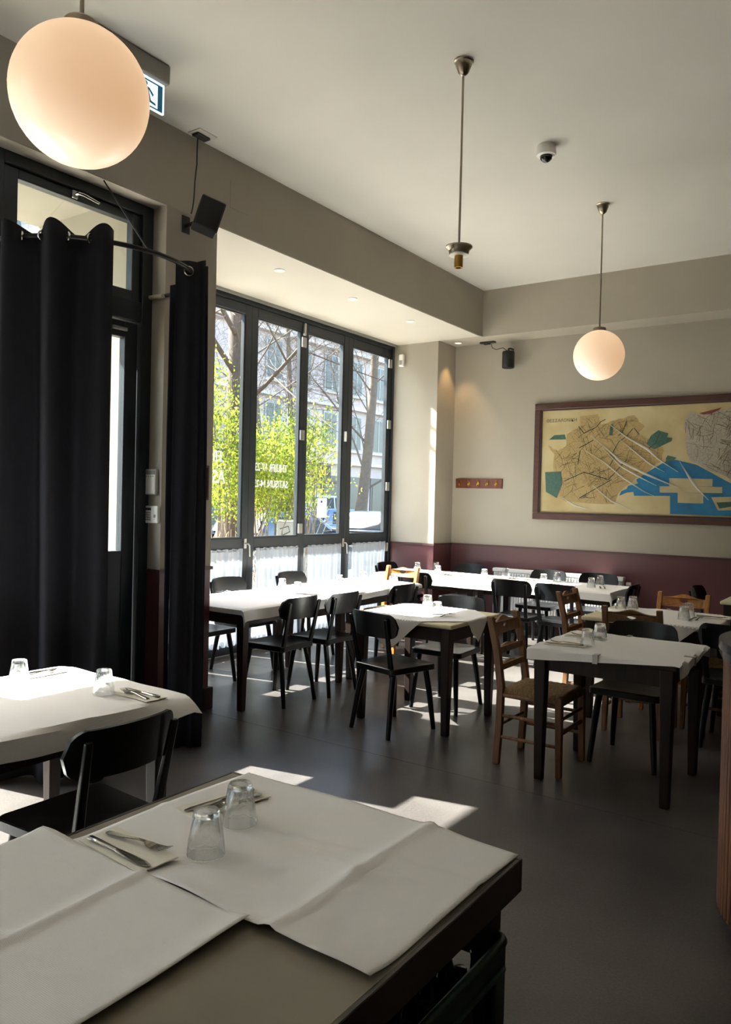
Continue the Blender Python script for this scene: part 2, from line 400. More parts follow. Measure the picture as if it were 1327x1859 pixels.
for i, q in enumerate(sash):
    lace(i, q[0]+q[2]+.01, q[1]-q[3]-.01, 'white gathered lace half curtain %s' % nm[i])

# writing on the panes (seen from the room it is mirrored)
M_CHALK = mat('white_window_paint', 'f2f2ee', .8)
def pane_text(txt, y, z, size, w, xs_=1.0):
    me = text_mesh(txt, size, .0004, 'RIGHT')
    o = obj('lettering', me, M_CHALK, w)
    o.matrix_world = Matrix.Translation((XW+.001, y, z)) @ Matrix(((0,0,1,0),(-xs_,0,0,0),(0,1,0,0),(0,0,0,1)))
    return o
pane_text('FIL', 5.30, 1.93, .16, wins[1], .8); pane_text('AS', 5.33, 1.72, .19, wins[1], .8)
pane_text('THU/FR 17-23', 5.92, 1.87, .115, wins[2], .75); pane_text('SAT/SUN 14-23', 5.91, 1.70, .11, wins[2], .75)
nt = MB().box(XW+.001, XW+.002, 6.975, 7.145, 1.38, 1.60).build('paper_notice', sheer_mat('thin_paper', 'd9d4d8', .2, .5)); tag(nt, 'small printed notice taped to the third window pane', 'notice')
MB().box(XW+.002, XW+.0025, 7.03, 7.07, 1.545, 1.575).build('print', mat('purple_print', '5b4a78', .8), nt)

# ------------------------------------------------------------------ entrance: door, transom, side light
d1 = sgroup('door_1')
def dbox(name, y0, y1, z0, z1, dx=.05, mt=M_FRAME, par=d1, bev=.005): return MB().box(XD-dx, XD+dx, y0, y1, z0, z1).build(name, mt, par, bevel=bev)
dbox('jamb', 3.53, 3.62, 0, 3.594, .06); dbox('jamb', 2.42, 2.52, 0, 3.594, .06)
dbox('head', 2.52, 3.53, 3.52, 3.594, .06); dbox('transom_bar', 2.52, 3.53, 2.78, 2.92, .055)
for a, b in ((2.52, 2.62), (3.46, 3.53)): dbox('transom_stile', a, b, 2.92, 3.52, .035)
for a, b in ((2.92, 2.99), (3.46, 3.52)): dbox('transom_rail', 2.62, 3.46, a, b, .035)
MB().box(XD-.004, XD+.002, 2.62, 3.46, 2.99, 3.46).build('transom_pane', M_GLASSPANE, d1)
lf = [(2.53, 2.70), (3.415, 3.52)]
for a, b in lf: dbox('leaf_stile', a, b, .01, 2.77, .033)
for a, b in ((.01, 1.20), (2.66, 2.77)): dbox('leaf_rail', 2.70, 3.415, a, b, .033)
MB().box(XD-.004, XD+.002, 2.70, 3.415, 1.20, 2.66).build('door_pane', M_GLASSPANE, d1)
MB().box(XD+.033, XD+.055, 3.30, 3.42, 2.70, 2.725).build('door_closer', M_FRAMEHW, d1, bevel=.004)
hp = MB().box(XD+.036, XD+.05, 2.98, 3.02, 3.465, 3.515).build('tilt_plate', M_FRAMEHW, d1, bevel=.004)
MB().tube([(XD+.05,3.0,3.49),(XD+.085,3.0,3.49),(XD+.09,3.03,3.49),(XD+.085,3.15,3.475)], [.011,.011,.011,.008], 8).build('tilt_handle', M_CHROME, hp, smooth=1)
ps = MB().box(XD+.003, XD+.005, 2.90, 3.26, 1.60, 2.17).build('added_shade_panel', mat('shade_panel_back', 'c9c2b2', .8), d1)  # added panel, unseen behind the curtain, shading a notch into the floor sun patch
w6 = sgroup('window_6')
for a, b in ((1.30, 1.40), (2.33, 2.42), (-.25, -.15)): dbox('frame_stile', a, b, 0, 3.594, .05, par=w6)
for y0, y1 in ((-.15, 1.30), (1.40, 2.33)):
    for a, b in ((0, .25), (2.32, 2.62), (3.52, 3.594)): dbox('frame_rail', y0, y1, a, b, .05, par=w6)
    for a, b in ((.25, 2.32), (2.62, 3.52)): MB().box(XD-.004, XD+.002, y0, y1, a, b).build('pane', M_GLASSPANE, w6)
w7 = sgroup('window_7')
yy = [-4.3, -3.4, -2.5, -1.65, -.75]
for y in yy: MB().box(XW-.05, XW+.05, y-.045+.045*(y < -4), y+.045, 0, 3.594).build('frame_stile', M_FRAME, w7)
for a, b in zip(yy[:-1], yy[1:]):
    for p, q in ((0, .15), (1.04, 1.175), (3.43, 3.594)): MB().box(XW-.04, XW+.04, a+.045, b-.045, p, q).build('frame_rail', M_FRAME, w7)
    for p, q in ((.15, 1.04), (1.175, 3.43)): MB().box(XW-.004, XW+.002, a+.045, b-.045, p, q).build('pane', M_GLASSPANE, w7)

# curved curtain rail with the two door curtains
CX, CY, CR, CZ = -4.2, 2.98, .64, 2.97
def arc(th, r=CR): return (CX + r*math.cos(th), CY + r*math.sin(th))
rod = thing('curtain_rod', 'black curved curtain rod bent around the entrance door', 'curtain rod', (XD, CY, CZ))
pts = [(XD+.06, CY-CR, CZ)] + [(*arc(math.radians(a)), CZ) for a in range(-90, 91, 6)] + [(XD+.06, CY+CR-.01, CZ)]
loc = lambda P: [(p[0]-XD, p[1]-CY, p[2]-CZ) for p in P]
MB().tube(loc(pts), .014, 10).build('rail', M_IRON, rod, smooth=1)
MB().tube(loc([(-4.27, 3.12, ZB-.008), (*arc(math.radians(-6)), CZ)]), .005, 6).build('stay_wire', M_IRON, rod, smooth=1)
MB().tube(loc([(-4.43, YP0-.02, CZ), (-4.24, YP0-.025, CZ-.008)]), .016, 10).build('wall_bracket', mat('painted_bracket', 'a89c82', .6), rod, smooth=1)
def door_curtain(label, a0, a1, waves, amp, seed, ringat, zt, flare=1.0, u0=0):
    t = thing('door_curtain', label, 'curtain', (CX, CY, 0), group='black curtains at the entrance')
    rnd = random.Random(seed); ph = rnd.uniform(0, 6)
    def fn(u, v, off=0):
        th = a0 + (a1-a0)*u
        a = amp*(1 + .25*v) + .006*math.sin(u*9+v*4+ph)
        rr = CR + a*math.sin((u-u0)*waves*2*PI + .25*math.sin(v*5+ph)*v) + .02*v*math.sin(u*5+ph) + off
        th2 = th + (.02*v*math.sin(u*11+ph))
        sc = 1 + (flare-1)*v
        z = (zt + .028*math.sin((u-u0)*waves*2*PI))*(1-v) + .015*v
        return (rr*math.cos(th2)*sc, rr*math.sin(th2)*sc, z)
    MB().slab(fn, int(waves*20), 22, lambda u, v: (Vector(fn(u, v, .006)) - Vector(fn(u, v)))).build('cloth', M_CURT, t, smooth=3.2)
    for q in ringat:
        th = a0 + (a1-a0)*q
        c = Vector((CR*math.cos(th), CR*math.sin(th), CZ)); tg = Vector((-math.sin(th), math.cos(th), 0))
        tilt = tg*.75 + Vector((math.cos(th), math.sin(th), 0))*.66*(1 if int(q*waves*2+.5) % 2 else -1); tilt.normalize()
        e1 = tilt.orthogonal().normalized(); e2 = tilt.cross(e1)
        MB().tube([c + (e1*math.cos(k*PI/8) + e2*math.sin(k*PI/8))*.027 for k in range(16)], .0055, 6, closed=True).build('eyelet', M_CHROME, t, smooth=1)
    return t
R_ = math.radians
door_curtain('wide black eyelet curtain hanging in soft folds before the door', R_(-92), R_(-25), 3.0, .06, 3, [.35, .517, .683, .85], 3.02, 1.0, .85)
t = door_curtain('gathered black eyelet curtain bunched against the door pillar', R_(34), R_(83), 5.0, .075, 5, [], 3.03, 1.03)
c_ = Vector((-3.66-CX, 3.30-CY, CZ)); nv = Vector((.74, -.66, -.12)).normalized(); e1 = nv.cross(Vector((0, 0, 1))).normalized(); e2 = nv.cross(e1)
MB().slab(lambda u, v: c_ + e1*(.08-.155*u) + Vector((0, 0, .065-(CZ+.05)*v)) - nv*(.014+.012*math.sin(u*9+v*2)), 16, 14, -nv*.006).build('front_fold', M_CURT, t, smooth=3.2)
MB().tube([c_ + (e1*math.cos(k*PI/10) + e2*math.sin(k*PI/10))*.027 for k in range(20)], .0065, 6, closed=True).build('eyelet', M_CHROME, t, smooth=1)

# ------------------------------------------------------------------ things on the walls and the ceiling
# exit sign
t = thing('exit_sign', 'ceiling mounted emergency exit sign with running figure, behind the globe', 'sign', (-3.72, 2.86, ZC))
MB().box(-.04, .04, -.29, .285, -.115, 0).build('casing', M_GREYPL, t, bevel=.012, seg=2)
pn = MB().box(-.008, .008, -.26, .265, -.29, -.115).build('panel', mat('lit_sign_white', 'eef6ff', .5, emit='dcefff', estr=.55), t)
M_SIGN = mat('sign_green_blue', '0a5a72', .5, emit='0a5a72', estr=.25)
def spr(poly, name='pictogram'): MB().prism(poly, lambda a, b, h: (.0085+h*.001, a, b), 1).build(name, M_SIGN, pn)
spr([(.215,-.28),(.25,-.28),(.25,-.135),(.215,-.135)]); spr([(-.02,-.285),(.25,-.285),(.25,-.277),(-.02,-.277)]); spr([(.03,-.14),(.25,-.14),(.25,-.132),(.03,-.132)])
spr([(.125+.014*math.cos(k*PI/6), -.158+.014*math.sin(k*PI/6)) for k in range(12)], 'figure')
spr([(.105,-.178),(.145,-.175),(.155,-.215),(.135,-.225),(.115,-.215)], 'figure'); spr([(.105,-.18),(.112,-.195),(.085,-.205),(.075,-.198)], 'figure')
spr([(.14,-.178),(.152,-.176),(.185,-.205),(.178,-.22)], 'figure'); spr([(.115,-.215),(.135,-.22),(.115,-.262),(.09,-.272),(.085,-.265)], 'figure')
spr([(.135,-.215),(.155,-.212),(.165,-.245),(.20,-.252),(.20,-.264),(.155,-.258)], 'figure')
# ceiling outlet plate with cable and speaker
t = thing('ceiling_outlet', 'open square ceiling outlet with black plug above the speaker', 'outlet', (-4.17, 3.86, ZC))
MB().box(-.06, .065, -.085, .085, -.006, 0).build('plate', M_PLASTER, t, bevel=.002)
MB().box(-.045, .02, -.06, .06, -.022, -.004).build('plug', M_BLACKPL, t, bevel=.004)
cb = MB().tube([(-4.19,3.835,4.13),(-4.2,3.84,4.05),(-4.205,3.845,3.95),(-4.2,3.825,3.82),(-4.2,3.82,3.70),(-4.19,3.80,3.62),(-4.17,3.77,3.57)], .005, 6).build('cable', M_BLACKPL, smooth=1); tag(cb, 'thin black cable hanging from the ceiling outlet to the speaker', 'cable')
t = thing('wall_speaker', 'tilted black box speaker bracketed to the pillar above the curtain', 'speaker', (-4.03, 3.80, 3.53))
SPR = (Matrix.Rotation(R_(17), 3, Vector((-.73, .66, .2)).normalized()) @ Matrix.Rotation(R_(-38), 3, 'Z')).to_euler()
def rot_build(mb, nm_, mt, par, rot, bev=0):
    o = mb.build(nm_, mt, par, bevel=bev); o.rotation_euler = rot; return o
rot_build(MB().box(-.075, .075, -.085, .085, -.11, .11), 'cabinet', M_BLACKPL, t, SPR, .008)
rot_build(MB().box(.076, .082, -.075, .075, -.1, .1), 'grille', mat('speaker_grille', '1c1c1c', .8), t, SPR, .002)
MB().tube([(-.215,-.01,-.03),(-.12,-.01,-.02),(-.06,0,0)], .014, 8).build('bracket', M_IRON, t, smooth=1)
MB().box(-.22, -.21, -.045, .025, -.08, .04).build('bracket_plate', M_IRON, t, bevel=.002)
ap = MB().box(XB, XB+.003, 4.225, 4.435, 3.775, 3.975).build('access_panel', M_WALL, bevel=.001); tag(ap, 'flush square access panel painted into the beam above the window', 'panel')
# devices on the pillar side
t = thing('alarm_box', 'white wall alarm box with grey top on the pillar beside the door', 'alarm', (-4.335, YP0, 1.59))
MB().box(-.065, .055, -.03, 0, 0, .178).build('housing', M_WHITEPL, t, bevel=.008, seg=2); MB().box(-.06, .05, -.033, -.028, .14, .17).build('cap', M_GREYPL, t, bevel=.002)
for k in range(4): MB().box(-.04+k*.022, -.03+k*.022, -.0315, -.029, .125, .13).build('indicator', M_BLACKPL, t)
t = thing('alarm_keypad', 'white alarm keypad with small display below the alarm box', 'keypad', (-4.335, YP0, 1.39))
MB().box(-.075, .08, -.025, 0, 0, .122).build('housing', M_WHITEPL, t, bevel=.006, seg=2); MB().box(-.045, .01, -.027, -.024, .09, .108).build('display', mat('lcd', '39413a', .3), t)
for r in range(4):
    for c in range(3): MB().box(-.045+c*.02, -.032+c*.02, -.0275, -.024, .02+r*.016, .03+r*.016).build('key', M_GREYPL, t)
MB().lathe([(.012,0),(.012,.003)], 16).build('dial', M_GREYPL, t, smooth=.6).matrix_local = Matrix.Translation((.05,-.024,.05)) @ Matrix.Rotation(PI/2, 4, 'X')
t = thing('picture_frame', 'small brown framed picture on the pillar edge beside the curtain', 'picture', (XB, 3.96, 1.56))
f = MB(); w_, h_ = .19, .255
for a, b, c, d in ((0,w_,0,.018),(0,w_,h_-.018,h_),(0,.018,.018,h_-.018),(w_-.018,w_,.018,h_-.018)): f.box(0, .022, a-.1, b-.1, c, d)
f.build('frame', mat('brown_frame', '4a2f22', .5), t, bevel=.002); MB().box(0, .01, -.085, .075, .015, h_-.015).build('print', mat('faded_print', 'a9a294', .6, noise=.4, nscale=12), t)
t = thing('motion_sensor', 'white motion sensor high on the corner pilaster', 'sensor', (-5.34, YPIL, 3.31))
MB().box(-.033, .033, -.045, 0, 0, .16).build('housing', M_WHITEPL, t, bevel=.012, seg=2); MB().box(-.022, .022, -.048, -.044, .02, .08).build('lens', M_GREYPL, t, bevel=.002)
# back speaker
t = thing('ceiling_speaker_mount', 'flat black mounting bar under the back beam', 'bracket', (-4.32, 8.80, ZB))
MB().box(-.10, .10, -.03, .03, -.02, 0).build('bar', M_BLACKPL, t, bevel=.003); MB().box(-.05, .03, -.02, .02, -.035, -.02).build('clamp', M_BLACKPL, t, bevel=.003)
t = thing('hanging_speaker', 'small black cylinder speaker on the back wall below the beam', 'speaker', (-4.02, 8.76, 3.24))
MB().lathe([(.06,0),(.072,.006),(.075,.02),(.075,.19),(.07,.205),(.03,.21)], 28).build('cabinet', M_BLACKPL, t, smooth=.6); MB().tube([(0,0,.2),(0,.0,.235),(.0,.05,.25),(0,.138,.25)], .012, 8).build('bracket', M_BLACKPL, t, smooth=1)
cb = MB().tube([(-4.27,8.80,3.565),(-4.26,8.80,3.52),(-4.2,8.79,3.49),(-4.1,8.77,3.5),(-4.03,8.765,3.45)], .0045, 6).build('cable', M_BLACKPL, smooth=1); tag(cb, 'thin black cable looping from the bar to the back speaker', 'cable')
# coat hook rail
t = thing('coat_hook_rail', 'brown wooden coat rail with five brass hooks on the back wall', 'coat rail', (-4.44, YBW, 1.776))
MB().box(-.325, .325, -.02, 0, 0, .12).build('board', mat('red_brown_board', '6b3527', .45, noise=.3, nscale=10, stretch=(.5, 4, 4)), t, bevel=.004)
for k in range(5):
    x = -.25+k*.125
    h = MB().box(x-.012, x+.012, -.028, -.02, .03, .09).build('hook', M_BRASS, t, bevel=.002)
    MB().tube([(x,-.025,.045),(x,-.05,.03),(x,-.065,.04),(x,-.065,.06)], .006, 6).build('hook_arm', M_BRASS, h, smooth=1)
    MB().tube([(x,-.025,.075),(x,-.045,.08),(x,-.06,.10)], .0055, 6).build('hook_arm', M_BRASS, h, smooth=1)
# radiator
t = thing('radiator', 'long white ribbed radiator on the back wall behind the long table', 'radiator', (-3.36, YBW-.025, .16))
MB().box(-.79, .79, -.10, -.03, .02, .60).build('panel', M_RAD, t, bevel=.006); MB().box(-.80, .80, -.115, -.02, .59, .635).build('top_grille', M_RAD, t, bevel=.006)
rib = MB().box(-.012, .012, -.118, -.10, .04, .58).mesh('rib', None, .006, 2)
for k in range(46):
    o = obj('rib', rib, M_RAD, t); o.location.x = -.765+k*.034
for s in (-.6, .6): MB().box(s-.02, s+.02, -.09, 0, -.16, .02).build('foot', M_RAD, t)
MB().tube([(.82,-.06,.56),(.87,-.06,.56)], .02, 10).build('valve', M_WHITEPL, t, smooth=1)
# pendant lamps
def pendant(y, globe, label, drop=0):
    t = thing('pendant_lamp', label, 'lamp', (-2.18, y, ZC), group='pendant lamps in a row')
    MB().lathe([(.058,0),(.058,-.006),(.05,-.012),(.046,-.03),(.03,-.07),(.014,-.085),(.008,-.088)][::-1], 24).build('canopy', M_NICKEL, t, smooth=.7)
    MB().tube([(0,0,-.08),(0,0,-1.06)], .007, 8).build('rod', M_NICKEL, t, smooth=1)
    if globe:
        MB().lathe([(.008,-1.045-drop),(.05,-1.05-drop),(.055,-1.056-drop),(.055,-1.078-drop)][::-1], 24).build('cap', M_NICKEL, t, smooth=.6)
        R = .212; g = MB().lathe([(R*math.sin(k*PI/28)+1e-7*(k in (0, 28)), -1.285-drop+R*math.cos(k*PI/28)) for k in range(28, -1, -1)], 48).build('globe', M_GLOBE, t, smooth=3.2)
    else:
        MB().lathe([(.008,-1.06),(.03,-1.065),(.078,-1.075),(.08,-1.083),(.07,-1.09),(.06,-1.10),(.058,-1.12)][::-1], 28).build('cap', M_NICKEL, t, smooth=.6)
        s = MB().lathe([(.025,-1.12),(.025,-1.20),(.018,-1.20),(.018,-1.13)][::-1], 18).build('socket', M_BRASS, t, smooth=.6)
        MB().lathe([(.055,-1.12),(.058,-1.128),(.02,-1.13)][::-1], 24).build('collar', M_WHITEPL, t, smooth=.6)
pendant(1.50, True, drop=.03, label='large opal glass globe lamp hanging nearest, top left')
pendant(4.03, False, 'nickel pendant rod with bare brass socket and no globe')
pendant(6.57, True, 'opal glass globe lamp hanging far, before the framed map')
t = thing('security_camera', 'white dome security camera on the ceiling between the two far lamps', 'camera', (-2.18, 5.3, ZC))
MB().lathe([(.066,0),(.068,-.03),(.072,-.055),(.068,-.07),(.045,-.074)][::-1], 28).build('housing', M_WHITEPL, t, smooth=.6)
MB().lathe([(.001,-.118),(.022,-.112),(.04,-.096),(.046,-.07)], 24).build('dome', mat('smoked_dome', '101012', .08), t, smooth=3.2)
# recessed downlights
for (x, y, e, lb) in ((-4.575, 5.17, 3, 'nearest the door pillar'), (-4.575, 6.27, 3, 'second from the door pillar'), (-4.575, 7.37, 3, 'third from the door pillar'), (-4.66, 8.66, 16, 'in the corner above the pilaster, lighting the wall')):
    t = thing('downlight', 'small recessed soffit downlight, %s' % lb, 'downlight', (x, y, ZB-.006), group='recessed soffit downlights')
    MB().lathe([(.034,0),(.048,0),(.048,-.006),(.036,-.007),(.034,0)], 24).build('ring', M_WHITEPL, t, smooth=.6)
    MB().lathe([(.034,-.001),(.0001,-.0012)][::-1], 20).build('lens', mat('warm_led', 'fff0d0', .4, emit='ffd9a0', estr=3), t)
    sd = bpy.data.lights.new('downlight_beam', 'SPOT'); sd.energy = e; sd.color = (1, .62, .27); sd.spot_size = R_(62); sd.spot_blend = .55; sd.shadow_soft_size = .02
    so = bpy.data.objects.new('downlight_beam', sd); col.objects.link(so); so.parent = t; so.location = (0, 0, -.02)

# ------------------------------------------------------------------ the framed map
mp_ = thing('framed_map', 'long brown framed street map under wrinkled plastic on the back wall', 'map', (-2.2, YBW, 1.41))
ox, oz = -2.2, 1.41
X0, X1, H = -1.5, 1.35, 1.39
MF = mat('map_frame_wood', '4a2a20', .4, noise=.3, nscale=8, stretch=(1, 1, 4))
for nm_, a, b, c, d in (('frame_rail', X0, X1, 0, .075), ('frame_rail', X0, X1, H-.075, H), ('frame_stile', X0, X0+.075, .075, H-.075), ('frame_stile', X1-.075, X1, .075, H-.075)):
    fr = MB().box(a, b, -.045, -.001, c, d).build(nm_, MF, mp_, bevel=.008, seg=2)
for a, b, c, d in ((X0+.07, X1-.07, .07, .088), (X0+.07, X1-.07, H-.088, H-.07), (X0+.07, X0+.088, .088, H-.088), (X1-.088, X1-.07, .088, H-.088)):
    MB().box(a, b, -.036, -.001, c, d).build('inner_moulding', mat('map_frame_dark', '35201a', .4), mp_)
M_MAPP = mat('old_map_paper', 'c8b88f', .7, noise=.3, nscale=2.2, color2='b09a68')
pp = MB().box(X0+.08, X1-.08, -.012, -.002, .08, H-.08).build('map_sheet', M_MAPP, mp_)
def street_mat(name, c1, c2, sc):
    mt = mat(name, c1, .7); n, l = mt.node_tree.nodes, mt.node_tree.links; b = n['Principled BSDF']
    tc = n.new('ShaderNodeTexCoord'); sp = n.new('ShaderNodeSeparateXYZ'); cb_ = n.new('ShaderNodeCombineXYZ'); l.new(tc.outputs['Object'], sp.inputs[0])
    l.new(sp.outputs[0], cb_.inputs[0]); l.new(sp.outputs[1], cb_.inputs[1])
    v = n.new('ShaderNodeTexVoronoi'); v.feature = 'DISTANCE_TO_EDGE'; v.inputs['Scale'].default_value = sc; l.new(cb_.outputs[0], v.inputs['Vector'])
    br = n.new('ShaderNodeTexBrick'); br.inputs['Scale'].default_value = sc*1.1; br.inputs['Mortar Size'].default_value = .025
    mp2 = n.new('ShaderNodeMapping'); mp2.inputs['Rotation'].default_value = (0, 0, .45); l.new(cb_.outputs[0], mp2.inputs[0]); l.new(mp2.outputs[0], br.inputs['Vector'])
    lt = n.new('ShaderNodeMath'); lt.operation = 'LESS_THAN'; lt.inputs[1].default_value = .03; l.new(v.outputs['Distance'], lt.inputs[0])
    mxx = n.new('ShaderNodeMath'); mxx.operation = 'MAXIMUM'; l.new(lt.outputs[0], mxx.inputs[0]); l.new(br.outputs['Fac'], mxx.inputs[1])
    nz = n.new('ShaderNodeTexNoise'); nz.inputs['Scale'].default_value = 3; l.new(tc.outputs['Object'], nz.inputs[0])
    ml = n.new('ShaderNodeMath'); ml.operation = 'MULTIPLY'; l.new(mxx.outputs[0], ml.inputs[0]); l.new(nz.outputs[0], ml.inputs[1])
    mx = n.new('ShaderNodeMix'); mx.data_type = 'RGBA'; mx.inputs[6].default_value = (*lin(c1), 1); mx.inputs[7].default_value = (*lin(c2), 1)
    l.new(ml.outputs[0], mx.inputs[0]); l.new(mx.outputs[2], b.inputs['Base Color'])
    return mt
M_CITY = street_mat('map_city_blocks', 'b79c68', '5e4a2a', 34); M_GREYC = street_mat('map_grey_blocks', 'b3a897', '5c574f', 26)
M_SEA = mat('map_sea', '12739f', .6, noise=.2, nscale=4, color2='0d5f86'); M_PARK = mat('map_park', '44685a', .7, noise=.3, nscale=30); M_ISL = mat('map_island', 'bfae86', .7, noise=.2, nscale=6)
M_ROADL = mat('map_road_line', '2f4436', .7)
SEA = [(-2.671,1.709),(-2.647,1.762),(-2.588,1.788),(-2.572,1.823),(-2.463,1.849),(-2.485,1.892),(-2.327,2.002),(-2.159,2.102),(-2.064,2.109),(-1.852,2.055),(-1.505,1.855),(-1.397,1.793),(-1.0,1.60),(-1.0,1.512),(-1.495,1.512),(-2.111,1.518),(-2.117,1.715),(-2.505,1.712),(-2.513,1.755),(-2.587,1.745)]
ISL = [[(-2.13,1.91),(-1.688,1.903),(-1.688,1.822),(-2.127,1.818)],[(-2.229,1.821),(-1.591,1.818),(-1.589,1.754),(-2.227,1.75)],[(-2.038,1.752),(-1.777,1.748),(-1.774,1.64),(-2.035,1.641)],[(-1.697,1.708),(-1.501,1.716),(-1.365,1.674),(-1.42,1.578),(-1.626,1.569)]]
GREEN = [[(-2.338,2.383),(-2.258,2.439),(-2.152,2.402),(-2.167,2.358),(-2.107,2.351),(-2.117,2.315),(-2.3,2.227),(-2.384,2.291)],[(-2.794,2.491),(-2.772,2.538),(-2.757,2.499),(-2.763,2.395),(-2.803,2.4)],[(-2.171,2.13),(-2.153,2.16),(-2.06,2.134),(-2.088,2.106),(-2.167,2.074)],[(-3.56,1.979),(-3.361,1.988),(-3.343,1.834),(-3.408,1.671),(-3.544,1.742)],[(-3.523,2.366),(-3.458,2.419),(-3.327,2.424),(-3.31,2.366)],[(-1.643,1.653),(-1.495,1.664),(-1.436,1.625),(-1.612,1.589)]]
CITY = [(-3.299,2.428),(-3.154,2.504),(-3.148,2.637),(-2.942,2.646),(-2.9,2.521),(-2.747,2.568),(-2.527,2.619),(-2.406,2.486),(-2.471,2.412),(-2.204,2.245),(-2.215,2.094),(-2.49,1.909),(-2.656,1.762),(-2.72,1.613),(-3.314,1.636),(-3.452,1.87),(-3.452,2.197),(-3.531,2.298),(-3.405,2.232),(-3.313,2.285)]
GREY = [(-1.989,2.538),(-1.93,2.634),(-1.821,2.593),(-1.67,2.622),(-1.528,2.671),(-1.0,2.666),(-1.0,1.66),(-1.398,1.824),(-1.506,1.895),(-1.93,2.105),(-1.965,2.24)]
ROADS = [[(-3.163,2.513),(-3.097,2.431),(-2.956,2.497),(-2.904,2.557),(-2.852,2.581)],[(-2.793,2.039),(-2.735,2.143),(-2.762,2.186),(-2.689,2.324),(-2.605,2.382),(-2.539,2.465)],[(-2.699,2.393),(-2.657,2.418),(-2.61,2.554)],[(-3.147,2.264),(-3.075,2.298),(-2.987,2.348)],[(-3.32,1.871),(-3.084,1.978),(-2.798,1.891),(-2.597,2.115)],[(-3.16,2.068),(-3.137,2.228)],[(-3.13,1.676),(-2.763,1.891)],[(-2.523,2.473),(-2.471,2.404)],[(-2.366,2.231),(-2.286,2.297),(-2.241,2.413)]]
GLINT = [[(-3.015,2.402),(-2.807,2.231),(-2.665,2.099),(-2.392,1.96),(-2.161,1.86),(-2.032,1.811)],[(-2.78,2.508),(-2.604,2.373),(-2.366,2.231),(-2.249,2.12),(-2.037,1.976)],[(-2.69,2.358),(-2.498,2.199),(-2.329,2.061),(-2.18,1.977)],[(-3.073,2.227),(-2.838,2.083),(-2.626,1.909),(-2.386,1.756),(-2.286,1.715)],[(-2.024,2.092),(-1.925,1.927),(-1.845,1.812),(-1.719,1.675)],[(-2.972,1.819),(-2.756,1.647),(-2.514,1.549)],[(-3.353,1.69),(-3.183,1.585),(-2.964,1.529)],[(-2.878,2.258),(-2.664,2.047),(-2.423,1.909),(-2.257,1.825)]]
def jag(poly, k=4, a=.012):
    rnd = random.Random(len(poly)); out = []
    for i, p in enumerate(poly):
        q = poly[(i+1) % len(poly)]
        for j in range(k): out.append((p[0]+(q[0]-p[0])*j/k+(rnd.uniform(-a, a) if j else 0), p[1]+(q[1]-p[1])*j/k+(rnd.uniform(-a, a) if j else 0)))
    return out
def patch(name, poly, mt, lev):
    me = curve_plate(name, [[(x-ox, z-oz) for x, z in poly]], .0002)
    o = obj(name, me, mt, pp); o.matrix_local = Matrix.Translation((0, -.0125-lev*.0008, 0)) @ Matrix.Rotation(PI/2, 4, 'X')
patch('city_area', jag(CITY), M_CITY, 0); patch('grey_city_area', jag(GREY), M_GREYC, 0); patch('sea', SEA, M_SEA, 1)
for q in ISL: patch('harbour_block', q, M_ISL, 2)
for q in GREEN: patch('park', q, M_PARK, 3)
patch('red_tear', [(-1.84,2.61),(-1.72,2.635),(-1.62,2.66),(-1.64,2.635),(-1.72,2.60),(-1.80,2.59)], mat('map_red', '7a3020', .7), 2)
def ribbon(mb, pts, w, y):
    for a, b in zip(pts[:-1], pts[1:]):
        d = Vector((b[0]-a[0], b[1]-a[1])).normalized(); n_ = Vector((-d.y, d.x))*w/2; a2 = Vector(a)-d*w*.3; b2 = Vector(b)+d*w*.3
        mb.add([(q.x-ox, y, q.y-oz) for q in (a2-n_, a2+n_, b2+n_, b2-n_)], [(0,1,2,3)])
for q in ROADS:
    mb = MB(); ribbon(mb, q, .009, -.0152); mb.build('road', M_ROADL, pp)
def inside(p, poly):
    c = False; j = len(poly)-1
    for i in range(len(poly)):
        if (poly[i][1] > p[1]) != (poly[j][1] > p[1]) and p[0] < (poly[j][0]-poly[i][0])*(p[1]-poly[i][1])/(poly[j][1]-poly[i][1])+poly[i][0]: c = not c
        j = i
    return c
for nm_, poly, n_, seed_ in (('minor_streets', CITY, 260, 4), ('minor_grey_streets', GREY, 240, 9)):
    rnd = random.Random(seed_); mb = MB(); k = 0
    while k < n_:
        p = Vector((rnd.uniform(-3.55, -1.0), rnd.uniform(1.55, 2.66)))
        if not inside(p, poly): continue
        a = (.5 if p.x < -2.6 else -.35)+rnd.choice((0, PI/2))+rnd.gauss(0, .22); q = p; P_ = [tuple(p)]
        for j in range(3):
            a += rnd.gauss(0, .18); q = q+Vector((math.cos(a), math.sin(a)))*rnd.uniform(.02, .07)
            if not inside(q, poly): break
            P_.append(tuple(q))
        if len(P_) > 1: ribbon(mb, P_, rnd.choice((.0025, .003, .005)), -.0148); k += 1
    mb.build(nm_, mat('map_thin_line', '6b5838', .7), pp)['kind'] = 'stuff'
me = text_mesh('\u0398\u0395\u03a3\u03a3\u0391\u039b\u039f\u039d\u0399\u039a\u0397', .052, .0002); o = obj('map_title', me, mat('map_ink', '3a3322', .7), pp)
o.matrix_local = Matrix.Translation((-3.372-ox, -.0135, 2.575-oz)) @ Matrix.Rotation(PI/2, 4, 'X')
M_FILM = bpy.data.materials.new('plastic_film'); M_FILM.use_nodes = True; pane_mat(M_FILM, (.97, .97, .96), .16)
MB().grid(lambda u, v: (X0+.085+u*(X1-X0-.17), -.024+.004*math.sin(14*u-9*v)+.003*math.sin(31*u+17*v), .085+v*(H-.17)), 90, 44).build('plastic_film', M_FILM, mp_, smooth=3.2)
M_GLINT = sheer_mat('painted_crease_glint', 'f4f1e6', .45, .2)  # raised crease ribbons, coloured white to stand for reflection streaks in the film
